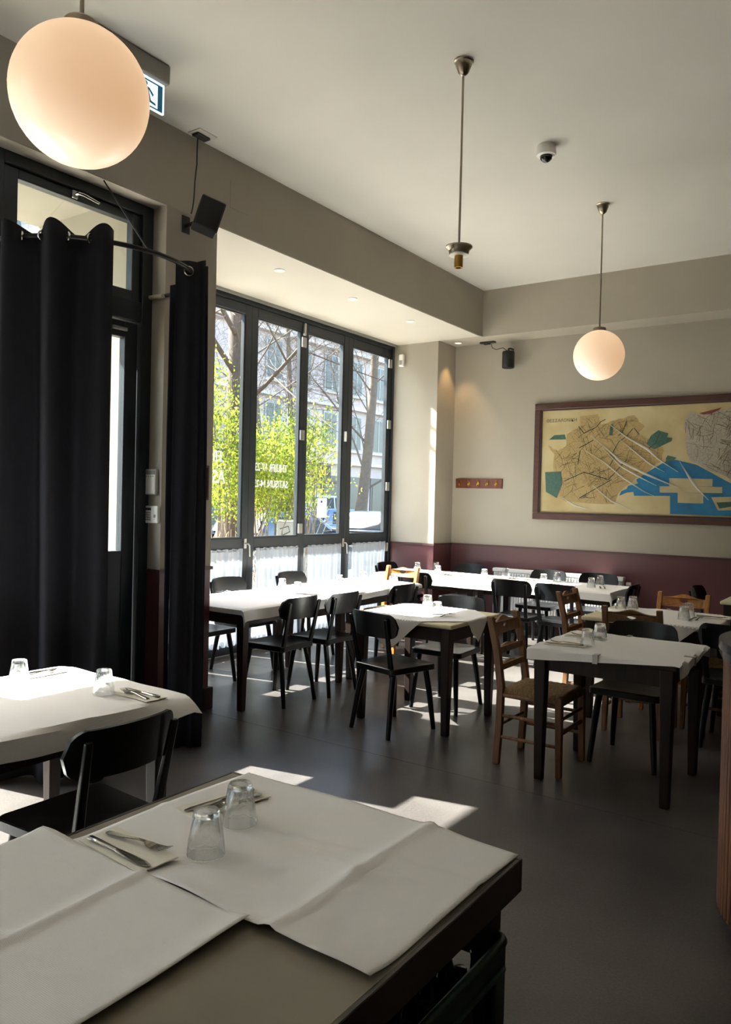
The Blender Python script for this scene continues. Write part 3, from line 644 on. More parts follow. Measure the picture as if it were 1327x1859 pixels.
for i, q in enumerate(GLINT):
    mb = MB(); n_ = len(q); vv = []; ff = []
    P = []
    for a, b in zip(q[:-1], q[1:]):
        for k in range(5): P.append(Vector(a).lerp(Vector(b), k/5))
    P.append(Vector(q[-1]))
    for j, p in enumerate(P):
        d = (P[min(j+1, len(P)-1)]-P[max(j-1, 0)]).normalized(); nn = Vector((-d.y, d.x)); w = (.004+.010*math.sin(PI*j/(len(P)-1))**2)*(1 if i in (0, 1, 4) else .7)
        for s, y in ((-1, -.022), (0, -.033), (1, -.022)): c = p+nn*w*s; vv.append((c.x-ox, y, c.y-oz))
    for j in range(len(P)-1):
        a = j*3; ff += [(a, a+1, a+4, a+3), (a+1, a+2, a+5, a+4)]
    mb.add(vv, ff).build('painted_crease_glint', M_GLINT, mp_, smooth=3.2)

# ------------------------------------------------------------------ chairs
def rounded_rect(w0, w1, d0, d1, r, n=4):            # trapezoid seat outline, rear width w0 at y=d0, front width w1 at y=d1
    cs = [(w1/2, d1), (-w1/2, d1), (-w0/2, d0), (w0/2, d0)]; out = []
    for i, (x, y) in enumerate(cs):
        sx = 1 if x > 0 else -1; sy_ = 1 if i < 2 else -1
        a0 = {(1,1):0, (-1,1):PI/2, (-1,-1):PI, (1,-1):1.5*PI}[(sx, sy_)]
        for k in range(n+1):
            a = a0 + k*PI/2/n; out.append((x-sx*r+r*math.cos(a), y-sy_*r+r*math.sin(a)))
    return out
SEATZ = .462
def black_chair_parts():
    P = []
    ol = rounded_rect(.39, .43, -.205, .205, .035)
    sm_ = MB(); n = len(ol); rings = [(.96, SEATZ-.042), (1, SEATZ-.038), (1, SEATZ-.005), (.975, SEATZ), (.7, SEATZ-.006), (.3, SEATZ-.011)]
    vv = [(x*s, y*s, z) for s, z in rings for x, y in ol] ; vv += [(0, 0, SEATZ-.012)]
    ff = [tuple(reversed(range(n)))]
    for k in range(len(rings)-1):
        for i in range(n): ff.append((k*n+i, k*n+(i+1) % n, (k+1)*n+(i+1) % n, (k+1)*n+i))
    k = len(rings)-1
    for i in range(n): ff.append((k*n+i, k*n+(i+1) % n, len(vv)-1))
    P.append(('seat', sm_.add(vv, ff).mesh('seat', .7), (0,0,0)))
    for sx in (-1, 1):
        P.append(('leg', MB().tube([(sx*.155,.15,SEATZ-.02),(sx*.172,.175,.28),(sx*.195,.205,0)], [.021,.021,.016], 10).mesh('leg', 1), 0))
        P.append(('leg', MB().tube([(sx*.145,-.145,SEATZ-.02),(sx*.162,-.18,.28),(sx*.185,-.225,0)], [.021,.021,.016], 10).mesh('leg', 1), 0))
        P.append(('back_post', MB().bar((sx*.158,-.178,SEATZ-.05),(sx*.175,-.262,.80), .038, .024, .028, .018).mesh('back_post', None, .005, 2), 0))
    def rail(u, v, off):
        s = u*2-1; a = abs(s)
        hh = .08 if a < .72 else .08*math.sqrt(max(0.0, 1-((a-.72)/.28)**2))+.002
        hh *= 1+.05*math.cos(s*PI/2)
        z = .745 + (v*2-1)*hh + .006*(1-s*s)
        y = -.288 + .068*s*s + off - .16*(z-.745)
        return (s*.222, y+.028, z)
    P.append(('backrest', MB().slab(lambda u, v: rail(u, v, .008), 32, 6, lambda u, v: (0, -.016, 0)).mesh('backrest', .9), 0))
    return P
BC = black_chair_parts()
def black_chair(x, y, rz, label, group='black wooden bistro chairs'):
    t = thing('bistro_chair', label, 'chair', (x, y, 0), R_(rz), group)
    for nm_, me, _ in BC: obj(nm_, me, M_BLACKWOOD, t)
    return t
def leaf_hole(w, h, cx=0, cz=0, kind='leaf', n=14):
    if kind == 'heart':
        out = []
        for k in range(20):
            a = 2*PI*k/20; X = 16*math.sin(a)**3; Y = 13*math.cos(a)-5*math.cos(2*a)-2*math.cos(3*a)-math.cos(4*a)
            out.append((cx+X/32*w, cz+Y/32*h))
        return out
    return [(cx+(-.5+k/n)*w, cz-h/2*math.sin(PI*k/n)) for k in range(n)] + [(cx+(.5-k/n)*w, cz+h/2*math.sin(PI*k/n)*.55) for k in range(n)]
def wood_chair_parts(kind):
    P = []; W = .185
    for sx in (-1, 1):
        P.append(('back_post', MB().add(*(lambda: ((lambda pr: ([(sx*W+dx, y+dy, z) for (y, z, w) in pr for dx, dy in ((-w,-.021),(w,-.021),(w,.021),(-w,.021))],
                 [(i*4+j, i*4+(j+1) % 4, i*4+4+(j+1) % 4, i*4+4+j) for i in range(len(pr)-1) for j in range(4)] + [(3,2,1,0), tuple(len(pr)*4-4+j for j in range(4))]))
                 ([(-.205,0,.017),(-.19,.25,.02),(-.185,.47,.021),(-.215,.68,.02),(-.268,.89,.018)])))()).mesh('back_post', None, .005, 2), 0))
        P.append(('front_leg', MB().bar((sx*.19,.185,.455),(sx*.195,.195,0), .042, .042, .034, .034).mesh('front_leg', None, .005, 2), 0))
        for z, r in ((.30, .0105), (.17, .0105)):
            P.append(('side_rung', MB().tube([(sx*.188,-.185,z),(sx*.192,.19,z+.005)], r, 8).mesh('side_rung', 1), 0))
        P.append(('seat_rail', MB().tube([(sx*.188,-.18,.425),(sx*.192,.185,.425)], .014, 8).mesh('seat_rail', 1), 0))
    P.append(('front_rung', MB().bar((-.19,.19,.25),(.19,.19,.25), .03, .014, side=(0,0,1)).mesh('front_rung', None, .004), 0))
    P.append(('front_rung', MB().tube([(-.19,.19,.33),(.19,.19,.33)], .01, 8).mesh('front_rung', 1), 0))
    P.append(('rear_rung', MB().tube([(-.185,-.19,.24),(.185,-.19,.24)], .0105, 8).mesh('rear_rung', 1), 0))
    def rail(nm_, zc, h, y, crown, hole, tilt):
        N = 20; top = [(-W+2*W*k/N, h/2 + crown*math.exp(-((k/N-.5)/.2)**2)) for k in range(N+1)]; bot = [(W-2*W*k/N, -h/2 + crown*.25*math.cos((k/N-.5)*2*PI)*.5 - .012*math.exp(-((k/N-.5)/.25)**2)) for k in range(N+1)]
        me = curve_plate(nm_, [top+bot] + ([hole] if hole else []), .009)
        me.transform(Matrix.Translation((0, y, zc)) @ Matrix.Rotation(PI/2-tilt, 4, 'X'))
        for v in me.vertices: v.co.y -= .018*(1-(v.co.x/W)**2)
        P.append((nm_, me, 0))
    rail('top_rail', .815, .07, -.248, .03, leaf_hole(.075, .034, 0, .012, kind), -.22)
    rail('middle_rail', .685, .034, -.217, .012, None, -.15)
    rail('lower_rail', .585, .034, -.20, .010, None, -.1)
    # rush seat: four woven triangles meeting along a ridge
    def st(u, v):
        x = (u*2-1); y = (v*2-1); e = max(abs(x), abs(y)); z = .468 + .010*(1-e) - .022*max(0, (e-.86)/.14)**2
        k = (y if abs(x) > abs(y) else x)*46; z += .0016*math.sin(k*PI)*(1 if e < .97 else 0)
        return (x*(.192+.008*y), y*.195+.005, z)
    P.append(('rush_seat', MB().slab(st, 56, 56, (0, 0, -.034)).mesh('rush_seat', .8), 0))
    return P
WC = {k: wood_chair_parts(k) for k in ('leaf', 'heart')}
def wood_chair(x, y, rz, label, mt=M_CHAIRWOOD, kind='leaf', group='wooden rush seat chairs'):
    t = thing('rush_seat_chair', label, 'chair', (x, y, 0), R_(rz), group)
    for nm_, me, _ in WC[kind]:
        o = obj(nm_, me, None, t)
        if not me.materials: me.materials.append(None)
        o.material_slots[0].link = 'OBJECT'; o.material_slots[0].material = M_RUSH if nm_ == 'rush_seat' else mt
    return t

# ------------------------------------------------------------------ tables
TZ = .765
def table(name, x0, x1, y0, y1, label, leg=.072, cover=None, inset=.05, apron=.10, wood=M_BROWNWOOD, ztop=TZ, group=None):
    cx_, cy_ = (x0+x1)/2, (y0+y1)/2; t = thing(name, label, 'table', (cx_, cy_, 0), group=group)
    hx, hy = (x1-x0)/2, (y1-y0)/2
    MB().box(-hx, hx, -hy, hy, ztop-.03, ztop-.004).build('top', wood, t, bevel=.006, seg=2)
    if cover: MB().box(-hx-.004, hx+.004, -hy-.004, hy+.004, ztop-.032, ztop-.002).build('cover', cover, t, bevel=.012, seg=3)
    lx, ly = hx-inset-leg/2+.03, hy-inset-leg/2+.03
    for sx in (-1, 1):
        for s_ in (-1, 1):
            MB().bar((sx*lx, s_*ly, ztop-.03), (sx*lx, s_*ly, 0), leg, leg, leg*.66, leg*.66).build('leg', wood, t, bevel=.006, seg=2)
    zz = (ztop-.03-apron, ztop-.03)
    for s_ in (-1, 1):
        MB().box(-lx+leg/2, lx-leg/2, s_*ly-.012, s_*ly+.012, *zz).build('apron', wood, t)
        MB().box(s_*lx-.012, s_*lx+.012, -ly+leg/2, ly-leg/2, *zz).build('apron', wood, t)
    return t
def cloth(name, tx0, tx1, ty0, ty1, label, size, ang=0, off=(0, 0), n=40, ztop=TZ, wav=.002, seed=1, mt=None, group='white paper cloths on the tables', flare=.12, stiff=None):
    cx_, cy_ = (tx0+tx1)/2, (ty0+ty1)/2; hx, hy = (tx1-tx0)/2+.006, (ty1-ty0)/2+.006
    ca, sa = math.cos(R_(ang)), math.sin(R_(ang)); rnd = random.Random(seed); ph = [rnd.uniform(0, 6) for _ in range(6)]
    def fn(u, v):
        a, b = (u-.5)*size[0], (v-.5)*size[1]
        x = a*ca-b*sa+off[0]; y = a*sa+b*ca+off[1]
        oxx = max(0, abs(x)-hx); oyy = max(0, abs(y)-hy)
        z = ztop+.0025
        if oxx or oyy:
            d = oxx+oyy; st = 0 if not stiff else min(1, max(0, (v-stiff)/(1-stiff)))
            z -= d*.97*(1-st)+st*d*d*3.2; s_ = st*d*.93+(1-st)*flare*d + .004 + .006*math.sin(x*19+y*23+ph[0])*min(1, d*15)
            if oxx: x = math.copysign(hx+s_*(oxx/d)+.002, x)
            if oyy: y = math.copysign(hy+s_*(oyy/d)+.002, y)
        else:
            z += wav*(.5+.25*math.sin(x*9+ph[1])+.25*math.sin(y*11+x*4+ph[2])) + .002*math.exp(-(a/.006)**2) + .0015*math.exp(-(b/.006)**2)
        return (x, y, z)
    o = MB().slab(fn, n, n, (0, 0, -.0012)).build(name, mt or M_PAPER, smooth=.6)
    o.location = (cx_, cy_, 0); tag(o, label, 'tablecloth', group); return o

TB = {}
def T(key, rect, label, **k): TB[key] = rect; return table('dining_table', *rect, label, **k)
T('t2', (-3.25, -2.42, .95, 2.17), 'dark dining table beside the black door curtain')
cloth('paper_tablecloth', *TB['t2'], 'white creased paper cloth, sunlit at the black curtain, corner curling', (.95, 1.30), -3, (.03, 0.01), seed=2, flare=.2, stiff=.72)
T('t3a', (-4.78, -3.95, 4.15, 5.47), 'long dark table by the window, the one nearer the door pillar')
cloth('paper_tablecloth', *TB['t3a'], 'bright sunlit white cloth on the window table next to the pillar', (1.02, 1.40), 0, (-.0, -.01), seed=3)
T('t3b', (-4.78, -3.96, 5.53, 6.70), 'dark table by the window, the one nearer the corner')
cloth('paper_tablecloth', *TB['t3b'], 'bright white cloth on the window table before the honey wooden chair', (.98, 1.30), 1.5, (-.02, 0), seed=4)
T('t4', (-3.27, -2.46, 4.57, 5.34), 'square dark table in the middle of the room with cream cover', cover=M_CREAM)
cloth('paper_tablecloth', *TB['t4'], 'white paper laid diagonally on the middle table, two points hanging', (.90, .90), 43, (-.06, .0), seed=5, n=56, flare=.04)
T('t5', (-1.75, -.94, 4.20, 4.96), 'square dark table at right, nearest the fluted counter')
cloth('paper_tablecloth', *TB['t5'], 'dull white paper cloth clipped to the table near the counter', (.90, .84), 5, (0.0, .0), seed=6)
for i, (a, b, lb) in enumerate(((-4.95, -3.69, 'left'), (-3.68, -2.26, 'right'))):
    T('t6%d' % i, (a, b, 7.33, 8.08), '%s table of the long row before the radiator wall' % lb, group='tables of the long back row')
    cloth('paper_tablecloth', *TB['t6%d' % i], 'white cloth on the %s table of the long back row' % lb, (1.50 if i else 1.26, .93), 0, (.035 if i else 0, 0), seed=7+i, wav=.003)
T('t7', (-1.96, -1.06, 5.68, 6.48), 'dark table with cream edge at right, behind the nearest right table', cover=M_CREAM)
cloth('paper_tablecloth', *TB['t7'], 'white paper laid diagonally on the table behind the right one', (.92, .92), 42, (.12, -.02), seed=11, n=50, flare=.04)
T('t8', (-1.33, -.45, 7.5, 8.3), 'pale topped table at the far right edge by the back wall', cover=M_CREAM)

# the serving table in the foreground
F0 = (-1.625, -.70, .40, 1.675)
t = thing('serving_table', 'grey topped work table with dark edge in the foreground', 'table', ((F0[0]+F0[1])/2, (F0[2]+F0[3])/2, 0))
hx, hy = (F0[1]-F0[0])/2, (F0[3]-F0[2])/2
MB().box(-hx+.012, hx-.012, -hy+.012, hy-.012, TZ-.03, TZ).build('top', mat('stone_top', '8f8676', .38, noise=.25, nscale=3, bump=.02), t)
ed = MB()
for a, b, c, d in ((-hx, hx, -hy, -hy+.012), (-hx, hx, hy-.012, hy), (-hx, -hx+.012, -hy+.012, hy-.012), (hx-.012, hx, -hy+.012, hy-.012)):
    MB().box(a, b, c, d, TZ-.075, TZ+.001).build('edge_band', mat('dark_edge_band', '3a302a', .35, noise=.2, nscale=6), t, bevel=.002)
MB().box(-hx+.012, hx-.012, -hy+.012, hy-.012, TZ-.06, TZ-.03).build('underframe', M_BASE, t)
for sx in (-1, 1):
    for s_ in (-1, 1): MB().box(sx*(hx-.06)-.025*1, sx*(hx-.06)+.025, s_*(hy-.06)-.025, s_*(hy-.06)+.025, 0, TZ-.06).build('leg', M_IRON, t)
SHEETS = []
def sheet(name, label, x0, x1, y0, y1, fold_x, fn_z, ang=0, nu=60, nv=44, group=None):
    cx_, cy_ = (x0+x1)/2, (y0+y1)/2; ca, sa = math.cos(R_(ang)), math.sin(R_(ang))
    def fn(u, v):
        x, y = x0+(x1-x0)*u, y0+(y1-y0)*v
        a, b = x-cx_, y-cy_
        return (a*ca-b*sa, a*sa+b*ca, TZ+.0035+max(0, fn_z(x, y, u, v)))
    SHEETS.append((x0, x1, y0, y1, fn_z))
    o = MB().slab(fn, nu, nv, (0, 0, -.0012)).build(name, M_PAPER, smooth=3.2); o.location = (cx_, cy_, 0); tag(o, label, 'tablecloth', group); return o
g_ = lambda d, s: math.exp(-(d/s)**2)
sheet('paper_sheet', 'white folded paper sheet under the two nearest glasses', -1.575, -.715, 1.085, 1.685, -.95,
      lambda x, y, u, v: .009*g_(x+.95, .012) + .006*g_(x+.93, .06) + .010*g_(v, .10)*g_(u-.93, .14) + .007*g_(v, .12)*g_(u-.45, .12) + .005*g_(v-1, .12)*g_(u-.35, .2) + .005*g_(v-.55, .2)*g_(u-.62, .2) + .003*(1+math.sin(7*x+9*y)) + .004*g_(v, .05) + .003*g_(y-1.40-.15*(x+1.3), .015) + .007*g_(math.hypot(x+.95, y-1.36), .035) + .004*g_(y-1.36-.5*(x+.95), .012)*g_(x+.85, .12) + .004*g_(y-1.36+.35*(x+.95), .012)*g_(x+1.08, .13), -.6)
sheet('paper_sheet', 'white paper sheet at the bottom left of the foreground table', -1.66, -1.0, .42, 1.085, -1.3,
      lambda x, y, u, v: .0085 + .008*g_(x+1.30, .012) + .010*g_(v-1, .06)*g_(u-.06, .12) + .009*g_(u-1, .05)*g_(v-.95, .25) + .003*(1+math.sin(6*x-8*y)), .8)

# ------------------------------------------------------------------ tableware
def tumbler_mesh():
    fac = lambda an, z: (math.cos(PI/9)/math.cos(((an) % (2*PI/9))-PI/9)) if z > .036 else 1
    out = [(.0385,0),(.0405,.001),(.0400,.012),(.0382,.030),(.0375,.037),(.0345,.055),(.0295,.085),(.0285,.092),(.027,.094),(.0001,.093)]
    inn = [(.0001,.080),(.0215,.081),(.0245,.076),(.0315,.045),(.0365,.012),(.0375,.0008),(.0385,0)]
    prof = out[::-1] + inn[::-1][1:]; no = len(out); vv = []; ff = []; n = 36
    for i, (r, z) in enumerate(prof):
        for j in range(n):
            an = 2*PI*j/n; q = r*(fac(an, z) if i < no else 1); vv.append((q*math.cos(an), q*math.sin(an), z))
    for i in range(len(prof)-1):
        for j in range(n): j2 = (j+1) % n; ff.append((i*n+j, i*n+j2, (i+1)*n+j2, (i+1)*n+j))
    mb = MB().add(vv, ff)
    return mb.mesh('tumbler', .5)
TUM = tumbler_mesh()
def glass(x, y, label, z=TZ+.006, rz=0, s=1.06):
    o = obj('tumbler', TUM, M_TUMBLER); o.location = (x, y, z); o.scale = (s, s, s); o.rotation_euler.z = rz
    tag(o, label, 'glass', 'upturned clear tumblers'); return o
def knife_parts():
    h = MB(); n = 14
    def sec(ys, prof):
        vv = []; ff = []
        for (y, w, th, z) in prof:
            for k in range(8):
                a = 2*PI*k/8; vv.append((w*math.cos(a), y, z+th*math.sin(a)))
        for i in range(len(prof)-1):
            for k in range(8): ff.append((i*8+k, i*8+(k+1) % 8, i*8+8+(k+1) % 8, i*8+8+k))
        ff += [tuple(reversed(range(8))), tuple(len(vv)-8+k for k in range(8))]
        return MB().add(vv, ff)
    handle = sec(0, [(-.105,.004,.002,.004),(-.102,.0085,.004,.0045),(-.07,.0085,.004,.0045),(-.02,.006,.0038,.0045),(.002,.0055,.0036,.0045)]).mesh('knife_handle', 1)
    blade = sec(0, [(0,.0055,.003,.0045),(.012,.009,.0016,.004),(.05,.0105,.0012,.0035),(.09,.0105,.0012,.003),(.108,.007,.001,.003),(.114,.002,.0008,.003)]).mesh('knife_blade', 1)
    return handle, blade
def fork_parts():
    def strip(prof):
        vv = []; ff = []
        for (y, w, z, th) in prof: vv += [(-w, y, z), (w, y, z), (w, y, z+th), (-w, y, z+th)]
        for i in range(len(prof)-1):
            for k in range(4): ff.append((i*4+k, i*4+(k+1) % 4, i*4+4+(k+1) % 4, i*4+4+k))
        ff += [(3,2,1,0), tuple(len(vv)-4+k for k in range(4))]
        return vv, ff
    handle = MB().add(*strip([(-.10,.005,.003,.002),(-.095,.0085,.003,.0025),(-.06,.0075,.004,.003),(0,.0035,.009,.003),(.022,.004,.009,.003)])).mesh('fork_handle', None, .0008)
    head = MB().add(*strip([(.02,.004,.009,.0025),(.032,.011,.006,.002),(.045,.0125,.004,.002),(.052,.0125,.004,.002)]))
    for k in range(4):
        x = -.0105+k*.007
        vv, ff = strip([(.051,.0018,.004,.002),(.075,.0014,.006,.0016),(.094,.0007,.012,.001)])
        head.add([(a+x, b, c) for a, b, c in vv], ff)
    return handle, head.mesh('fork_head')
KN, FK = knife_parts(), fork_parts()
NAP = MB().slab(lambda u, v: ((u-.5)*.10, (v-.5)*.235, .003+.0006*math.sin(9*u+5*v)), 6, 10, (0, 0, -.0025)).mesh('napkin')
def cutlery(kind, x, y, ang, label, z=TZ+.006):
    hd, hh = KN if kind == 'knife' else FK
    t = thing('table_'+kind, label, kind, (x, y, z), R_(ang), 'table knives' if kind == 'knife' else 'table forks')
    obj('handle', hd, M_STEEL, t); obj('blade' if kind == 'knife' else 'tines', hh, M_STEEL, t)
    return t
def setting(x, y, ang, where, z=TZ+.006, nap=True, kdx=-.02, fdx=.02, kang=0, fang=0):
    ca, sa = math.cos(R_(ang)), math.sin(R_(ang))
    if nap:
        o = obj('paper_napkin', NAP, M_NAPKIN); o.location = (x, y, z); o.rotation_euler.z = R_(ang); tag(o, 'folded cream paper napkin %s' % where, 'napkin', 'paper napkins')
    cutlery('knife', x+kdx*ca, y+kdx*sa, ang+kang, 'steel table knife %s' % where, z+.004)
    cutlery('fork', x+fdx*ca, y+fdx*sa, ang+fang, 'steel table fork %s' % where, z+.004)
# foreground
def paper_z(x, y, r=.05):
    z = 0
    for x0, x1, y0, y1, f_ in SHEETS:
        for dx in (-r, 0, r):
            for dy in (-r, 0, r):
                u, v = (x+dx-x0)/(x1-x0), (y+dy-y0)/(y1-y0)
                if 0 <= u <= 1 and 0 <= v <= 1: z = max(z, f_(x+dx, y+dy, u, v))
    return TZ+.0035+z
glass(-1.275, 1.235, 'nearest upturned tumbler, in front on the foreground paper sheet', paper_z(-1.275, 1.235, .03), .2); glass(-1.335, 1.405, 'upturned tumbler just behind the nearest one on the foreground sheet', paper_z(-1.335, 1.405, .03), .5)
setting(-1.415, 1.130, -94, 'beside the nearest tumbler on the foreground table', paper_z(-1.415, 1.13, .06), kdx=.028, fdx=-.028, kang=2, fang=10)
setting(-1.455, 1.47, 170, 'behind the farther tumbler on the foreground table', paper_z(-1.455, 1.47, .06), kdx=.01, fdx=-.03)
# curtain-side table
glass(-3.075, 1.87, 'sunlit upturned tumbler on the table beside the black curtain', rz=.3); glass(-2.655, 1.985, 'shaded upturned tumbler near the curling corner by the black curtain')
setting(-3.16, 2.02, 0, 'by the sunlit tumbler at the black curtain'); setting(-2.53, 2.06, 88, 'by the shaded tumbler near the curling cloth corner', kdx=.02, fdx=-.02, fang=-5)
# window tables
glass(-4.55, 5.27, 'upturned tumbler at the far edge of the window table next to the pillar'); glass(-4.28, 5.16, 'upturned tumbler on the aisle half of the window table next to the pillar')
setting(-4.20, 5.20, -90, 'on the aisle half of the window table next to the pillar', nap=False); setting(-4.72, 4.75, 90, 'on the window half of the table next to the pillar', nap=False)
glass(-4.42, 5.95, 'left of two tumblers grouped on the window table nearer the corner'); glass(-4.22, 5.70, 'nearest tumbler on the window table nearer the corner')
glass(-4.45, 6.40, 'tumbler at the window side far end of the corner window table'); glass(-4.12, 6.45, 'tumbler in front of the honey wooden chair')
setting(-4.1, 5.78, -90, 'at the aisle side of the corner window table', nap=False); setting(-4.62, 6.3, 90, 'at the window side of the corner window table', nap=False)
# middle table
glass(-2.985, 5.16, 'farther upturned tumbler on the middle table'); glass(-2.735, 4.865, 'nearer upturned tumbler on the middle table')
setting(-2.69, 4.89, -20, 'beside the nearer tumbler on the middle table', nap=False, kang=-10, fang=25); setting(-3.08, 5.12, 80, 'beside the farther tumbler on the middle table', nap=False)
# right table
glass(-1.49, 4.43, 'nearer upturned tumbler on the right table by the counter'); glass(-1.50, 4.69, 'farther upturned tumbler on the right table by the counter')
setting(-1.60, 4.38, 100, 'at the near left of the right table by the counter'); setting(-1.60, 4.72, 95, 'at the far left of the right table by the counter')
# back row
for x, y, lb in ((-4.70, 7.86, 'leftmost of the front glasses'), (-4.58, 8.10, 'leftmost of the rear glasses'), (-4.32, 7.68, 'second of the front glasses from the window'), (-3.75, 7.70, 'third of the front glasses from the window'),
                 (-3.62, 7.97, 'second of the rear glasses from the window'), (-3.05, 7.65, 'fourth of the front glasses from the window'), (-3.02, 7.95, 'third of the rear glasses from the window'), (-2.55, 7.65, 'rightmost of the front glasses'), (-2.56, 7.95, 'rightmost of the rear glasses')):
    glass(x, y, 'upturned tumbler on the long back row, %s' % lb)
for x, y, a, lb in ((-4.2, 7.70, 15, 'at the left of the long back row'), (-3.5, 7.9, 10, 'at the middle of the long back row'), (-2.93, 7.66, 0, 'right of the middle of the long back row'), (-2.44, 7.66, 20, 'at the right end of the long back row')):
    setting(x, y, a, lb, nap=False)
# table behind right
glass(-1.83, 6.22, 'left tumbler behind the chair rail on the diagonal-paper table at right'); glass(-1.76, 6.30, 'tall-looking second tumbler at the far left of the diagonal-paper table at right')
glass(-1.30, 5.97, 'front right tumbler on the diagonal-paper table at right'); glass(-1.31, 6.17, 'rear right tumbler on the diagonal-paper table at right')
setting(-1.23, 6.03, 0, 'beside the front right tumbler behind the counter-side table', nap=False); setting(-1.16, 6.22, -80, 'beside the rear right tumbler behind the counter-side table')
# cloth clips
def clip(x, y, rz, label):
    t = thing('tablecloth_clip', label, 'clip', (x, y, TZ+.005), R_(rz), 'metal tablecloth clips')
    MB().box(-.014, .014, -.01, .045, .0, .003).build('upper_jaw', M_FRAMEHW, t); MB().box(-.014, .014, -.014, -.010, -.045, .003).build('spring_bend', M_FRAMEHW, t)
clip(-1.36, 4.185, 0, 'steel clip on the near edge of the right table cloth'); clip(-1.40, 4.972, 180, 'steel clip on the far edge of the right table cloth'); clip(-.926, 4.50, 90, 'steel clip on the counter side edge of the right table cloth')
clip(-1.53, 6.496, 180, 'steel clip on the far edge of the cloth behind')

# ------------------------------------------------------------------ chairs in place (0 faces the back wall, 90 faces the window)
black_chair(-2.345, 1.68, 90, 'large black chair in the left foreground, facing the curtain side table')
black_chair(-3.30, 1.45, -90, 'black chair under the curtain side table, only its legs showing')
black_chair(-4.03, 4.64, 90, 'black chair on the aisle side of the window table, nearest the pillar')
black_chair(-3.96, 5.11, 90, 'black chair on the aisle side of the window tables, second from the pillar')
black_chair(-3.96, 6.02, 90, 'black chair on the aisle side of the window tables, third from the pillar')
black_chair(-4.91, 4.66, -90, 'black chair on the window side, half hidden by the door pillar')
black_chair(-4.98, 5.24, -90, 'black chair on the window side with bright seat, second from the pillar')
black_chair(-4.96, 6.13, -90, 'black chair on the window side of the table nearer the corner')
black_chair(-2.90, 4.57, -13, 'black chair at the near side of the middle table')
black_chair(-2.89, 5.32, 180, 'black chair at the far side of the middle table')
black_chair(-4.34, 7.40, 0, 'black chair before the long back row, nearest the window')
black_chair(-3.21, 7.40, 0, 'black chair before the long back row, left of the pair')
black_chair(-2.72, 7.34, 0, 'black chair before the long back row, right of the pair')
black_chair(-5.02, 8.02, -90, 'black chair at the window end of the long back row')
black_chair(-4.38, 8.38, 180, 'black chair against the back wall, nearest the pilaster')
black_chair(-3.36, 8.33, 176, 'black chair against the back wall, before the radiator middle')
black_chair(-2.78, 8.38, 180, 'black chair against the back wall, before the radiator end')
black_chair(-2.38, 7.70, 97, 'dark chair at the right end of the long back row')
black_chair(-1.37, 4.95, 180, 'black chair at the far side of the right table by the counter')
black_chair(-.89, 5.72, 0, 'black chair half hidden behind the counter')
black_chair(-1.40, 8.0, -90, 'black chair back peeping over the far wooden chair by the back wall')
wood_chair(-4.40, 6.80, 180, 'honey wooden chair with heart cutout at the end of the window table', M_CHAIRWOOD2, 'heart')
wood_chair(-1.80, 4.53, -90, 'brown wooden rush seat chair left of the right table, seen whole')
wood_chair(-2.0, 6.20, -90, 'brown wooden chair seen from the side left of the diagonal-paper table at right')
wood_chair(-1.52, 5.68, 0, 'brown wooden chair with leaf cutout between the two right tables')
wood_chair(-1.46, 6.42, 180, 'light wooden chair at the far side of the right tables by the wall', M_CHAIRWOOD2)
wood_chair(-1.08, 6.08, 90, 'wooden rush seat chair half hidden behind the fluted counter')

# ------------------------------------------------------------------ counter
t = thing('bar_counter', 'round ended bar counter clad in reddish fluted wood with dark top', 'counter', (-.09, 3.42, 0))
RB = .48
def cap_outline(r, n=36, xe=2.4):
    return [(xe, -r)] + [(-r*math.sin(PI*k/n)*1.0, -r*math.cos(PI*k/n)) for k in range(n+1)] + [(xe, r)]
MB().prism(cap_outline(RB-.012), lambda a, b, h: (a, b, h), 1.0).build('carcass', M_BASE, t, smooth=.4)
M_SLAT = mat('fluted_wood', '75492f', .5, noise=.35, nscale=7, color2='55311f', stretch=(6, 6, .5))
sl = MB().lathe([(.0108,.03),(.0108,1.0)], 10).mesh('slat', 1); sl.materials.append(M_SLAT)
per = PI*RB; ns = 47
for k in range(ns+1):
    a = PI*k/ns; o = obj('slat', sl, None, t); o.location = (-RB*math.sin(a), -RB*math.cos(a), 0)
for k in range(1, 70):
    for s_ in (-1, 1):
        o = obj('slat', sl, None, t); o.location = (k*.032, s_*RB, 0)
MB().prism(cap_outline(RB+.015), lambda a, b, h: (a, b, 1.0+h*.038), 1).build('lower_band', mat('dark_counter_band', '23242a', .25), t, smooth=.4)
MB().prism(cap_outline(RB+.03), lambda a, b, h: (a, b, 1.038+h*.034), 1).build('upper_band', mat('dark_counter_band2', '2c2c30', .2), t, smooth=.4)
MB().prism(cap_outline(RB-.02), lambda a, b, h: (a, b, 1.072+h*.006), 1).build('top', mat('counter_top_wood', 'a89a80', .4, noise=.2, nscale=6), t, smooth=.4)
MB().prism(cap_outline(RB-.03), lambda a, b, h: (a, b, h*.03), 1).build('plinth', M_BASE, t, smooth=.4)

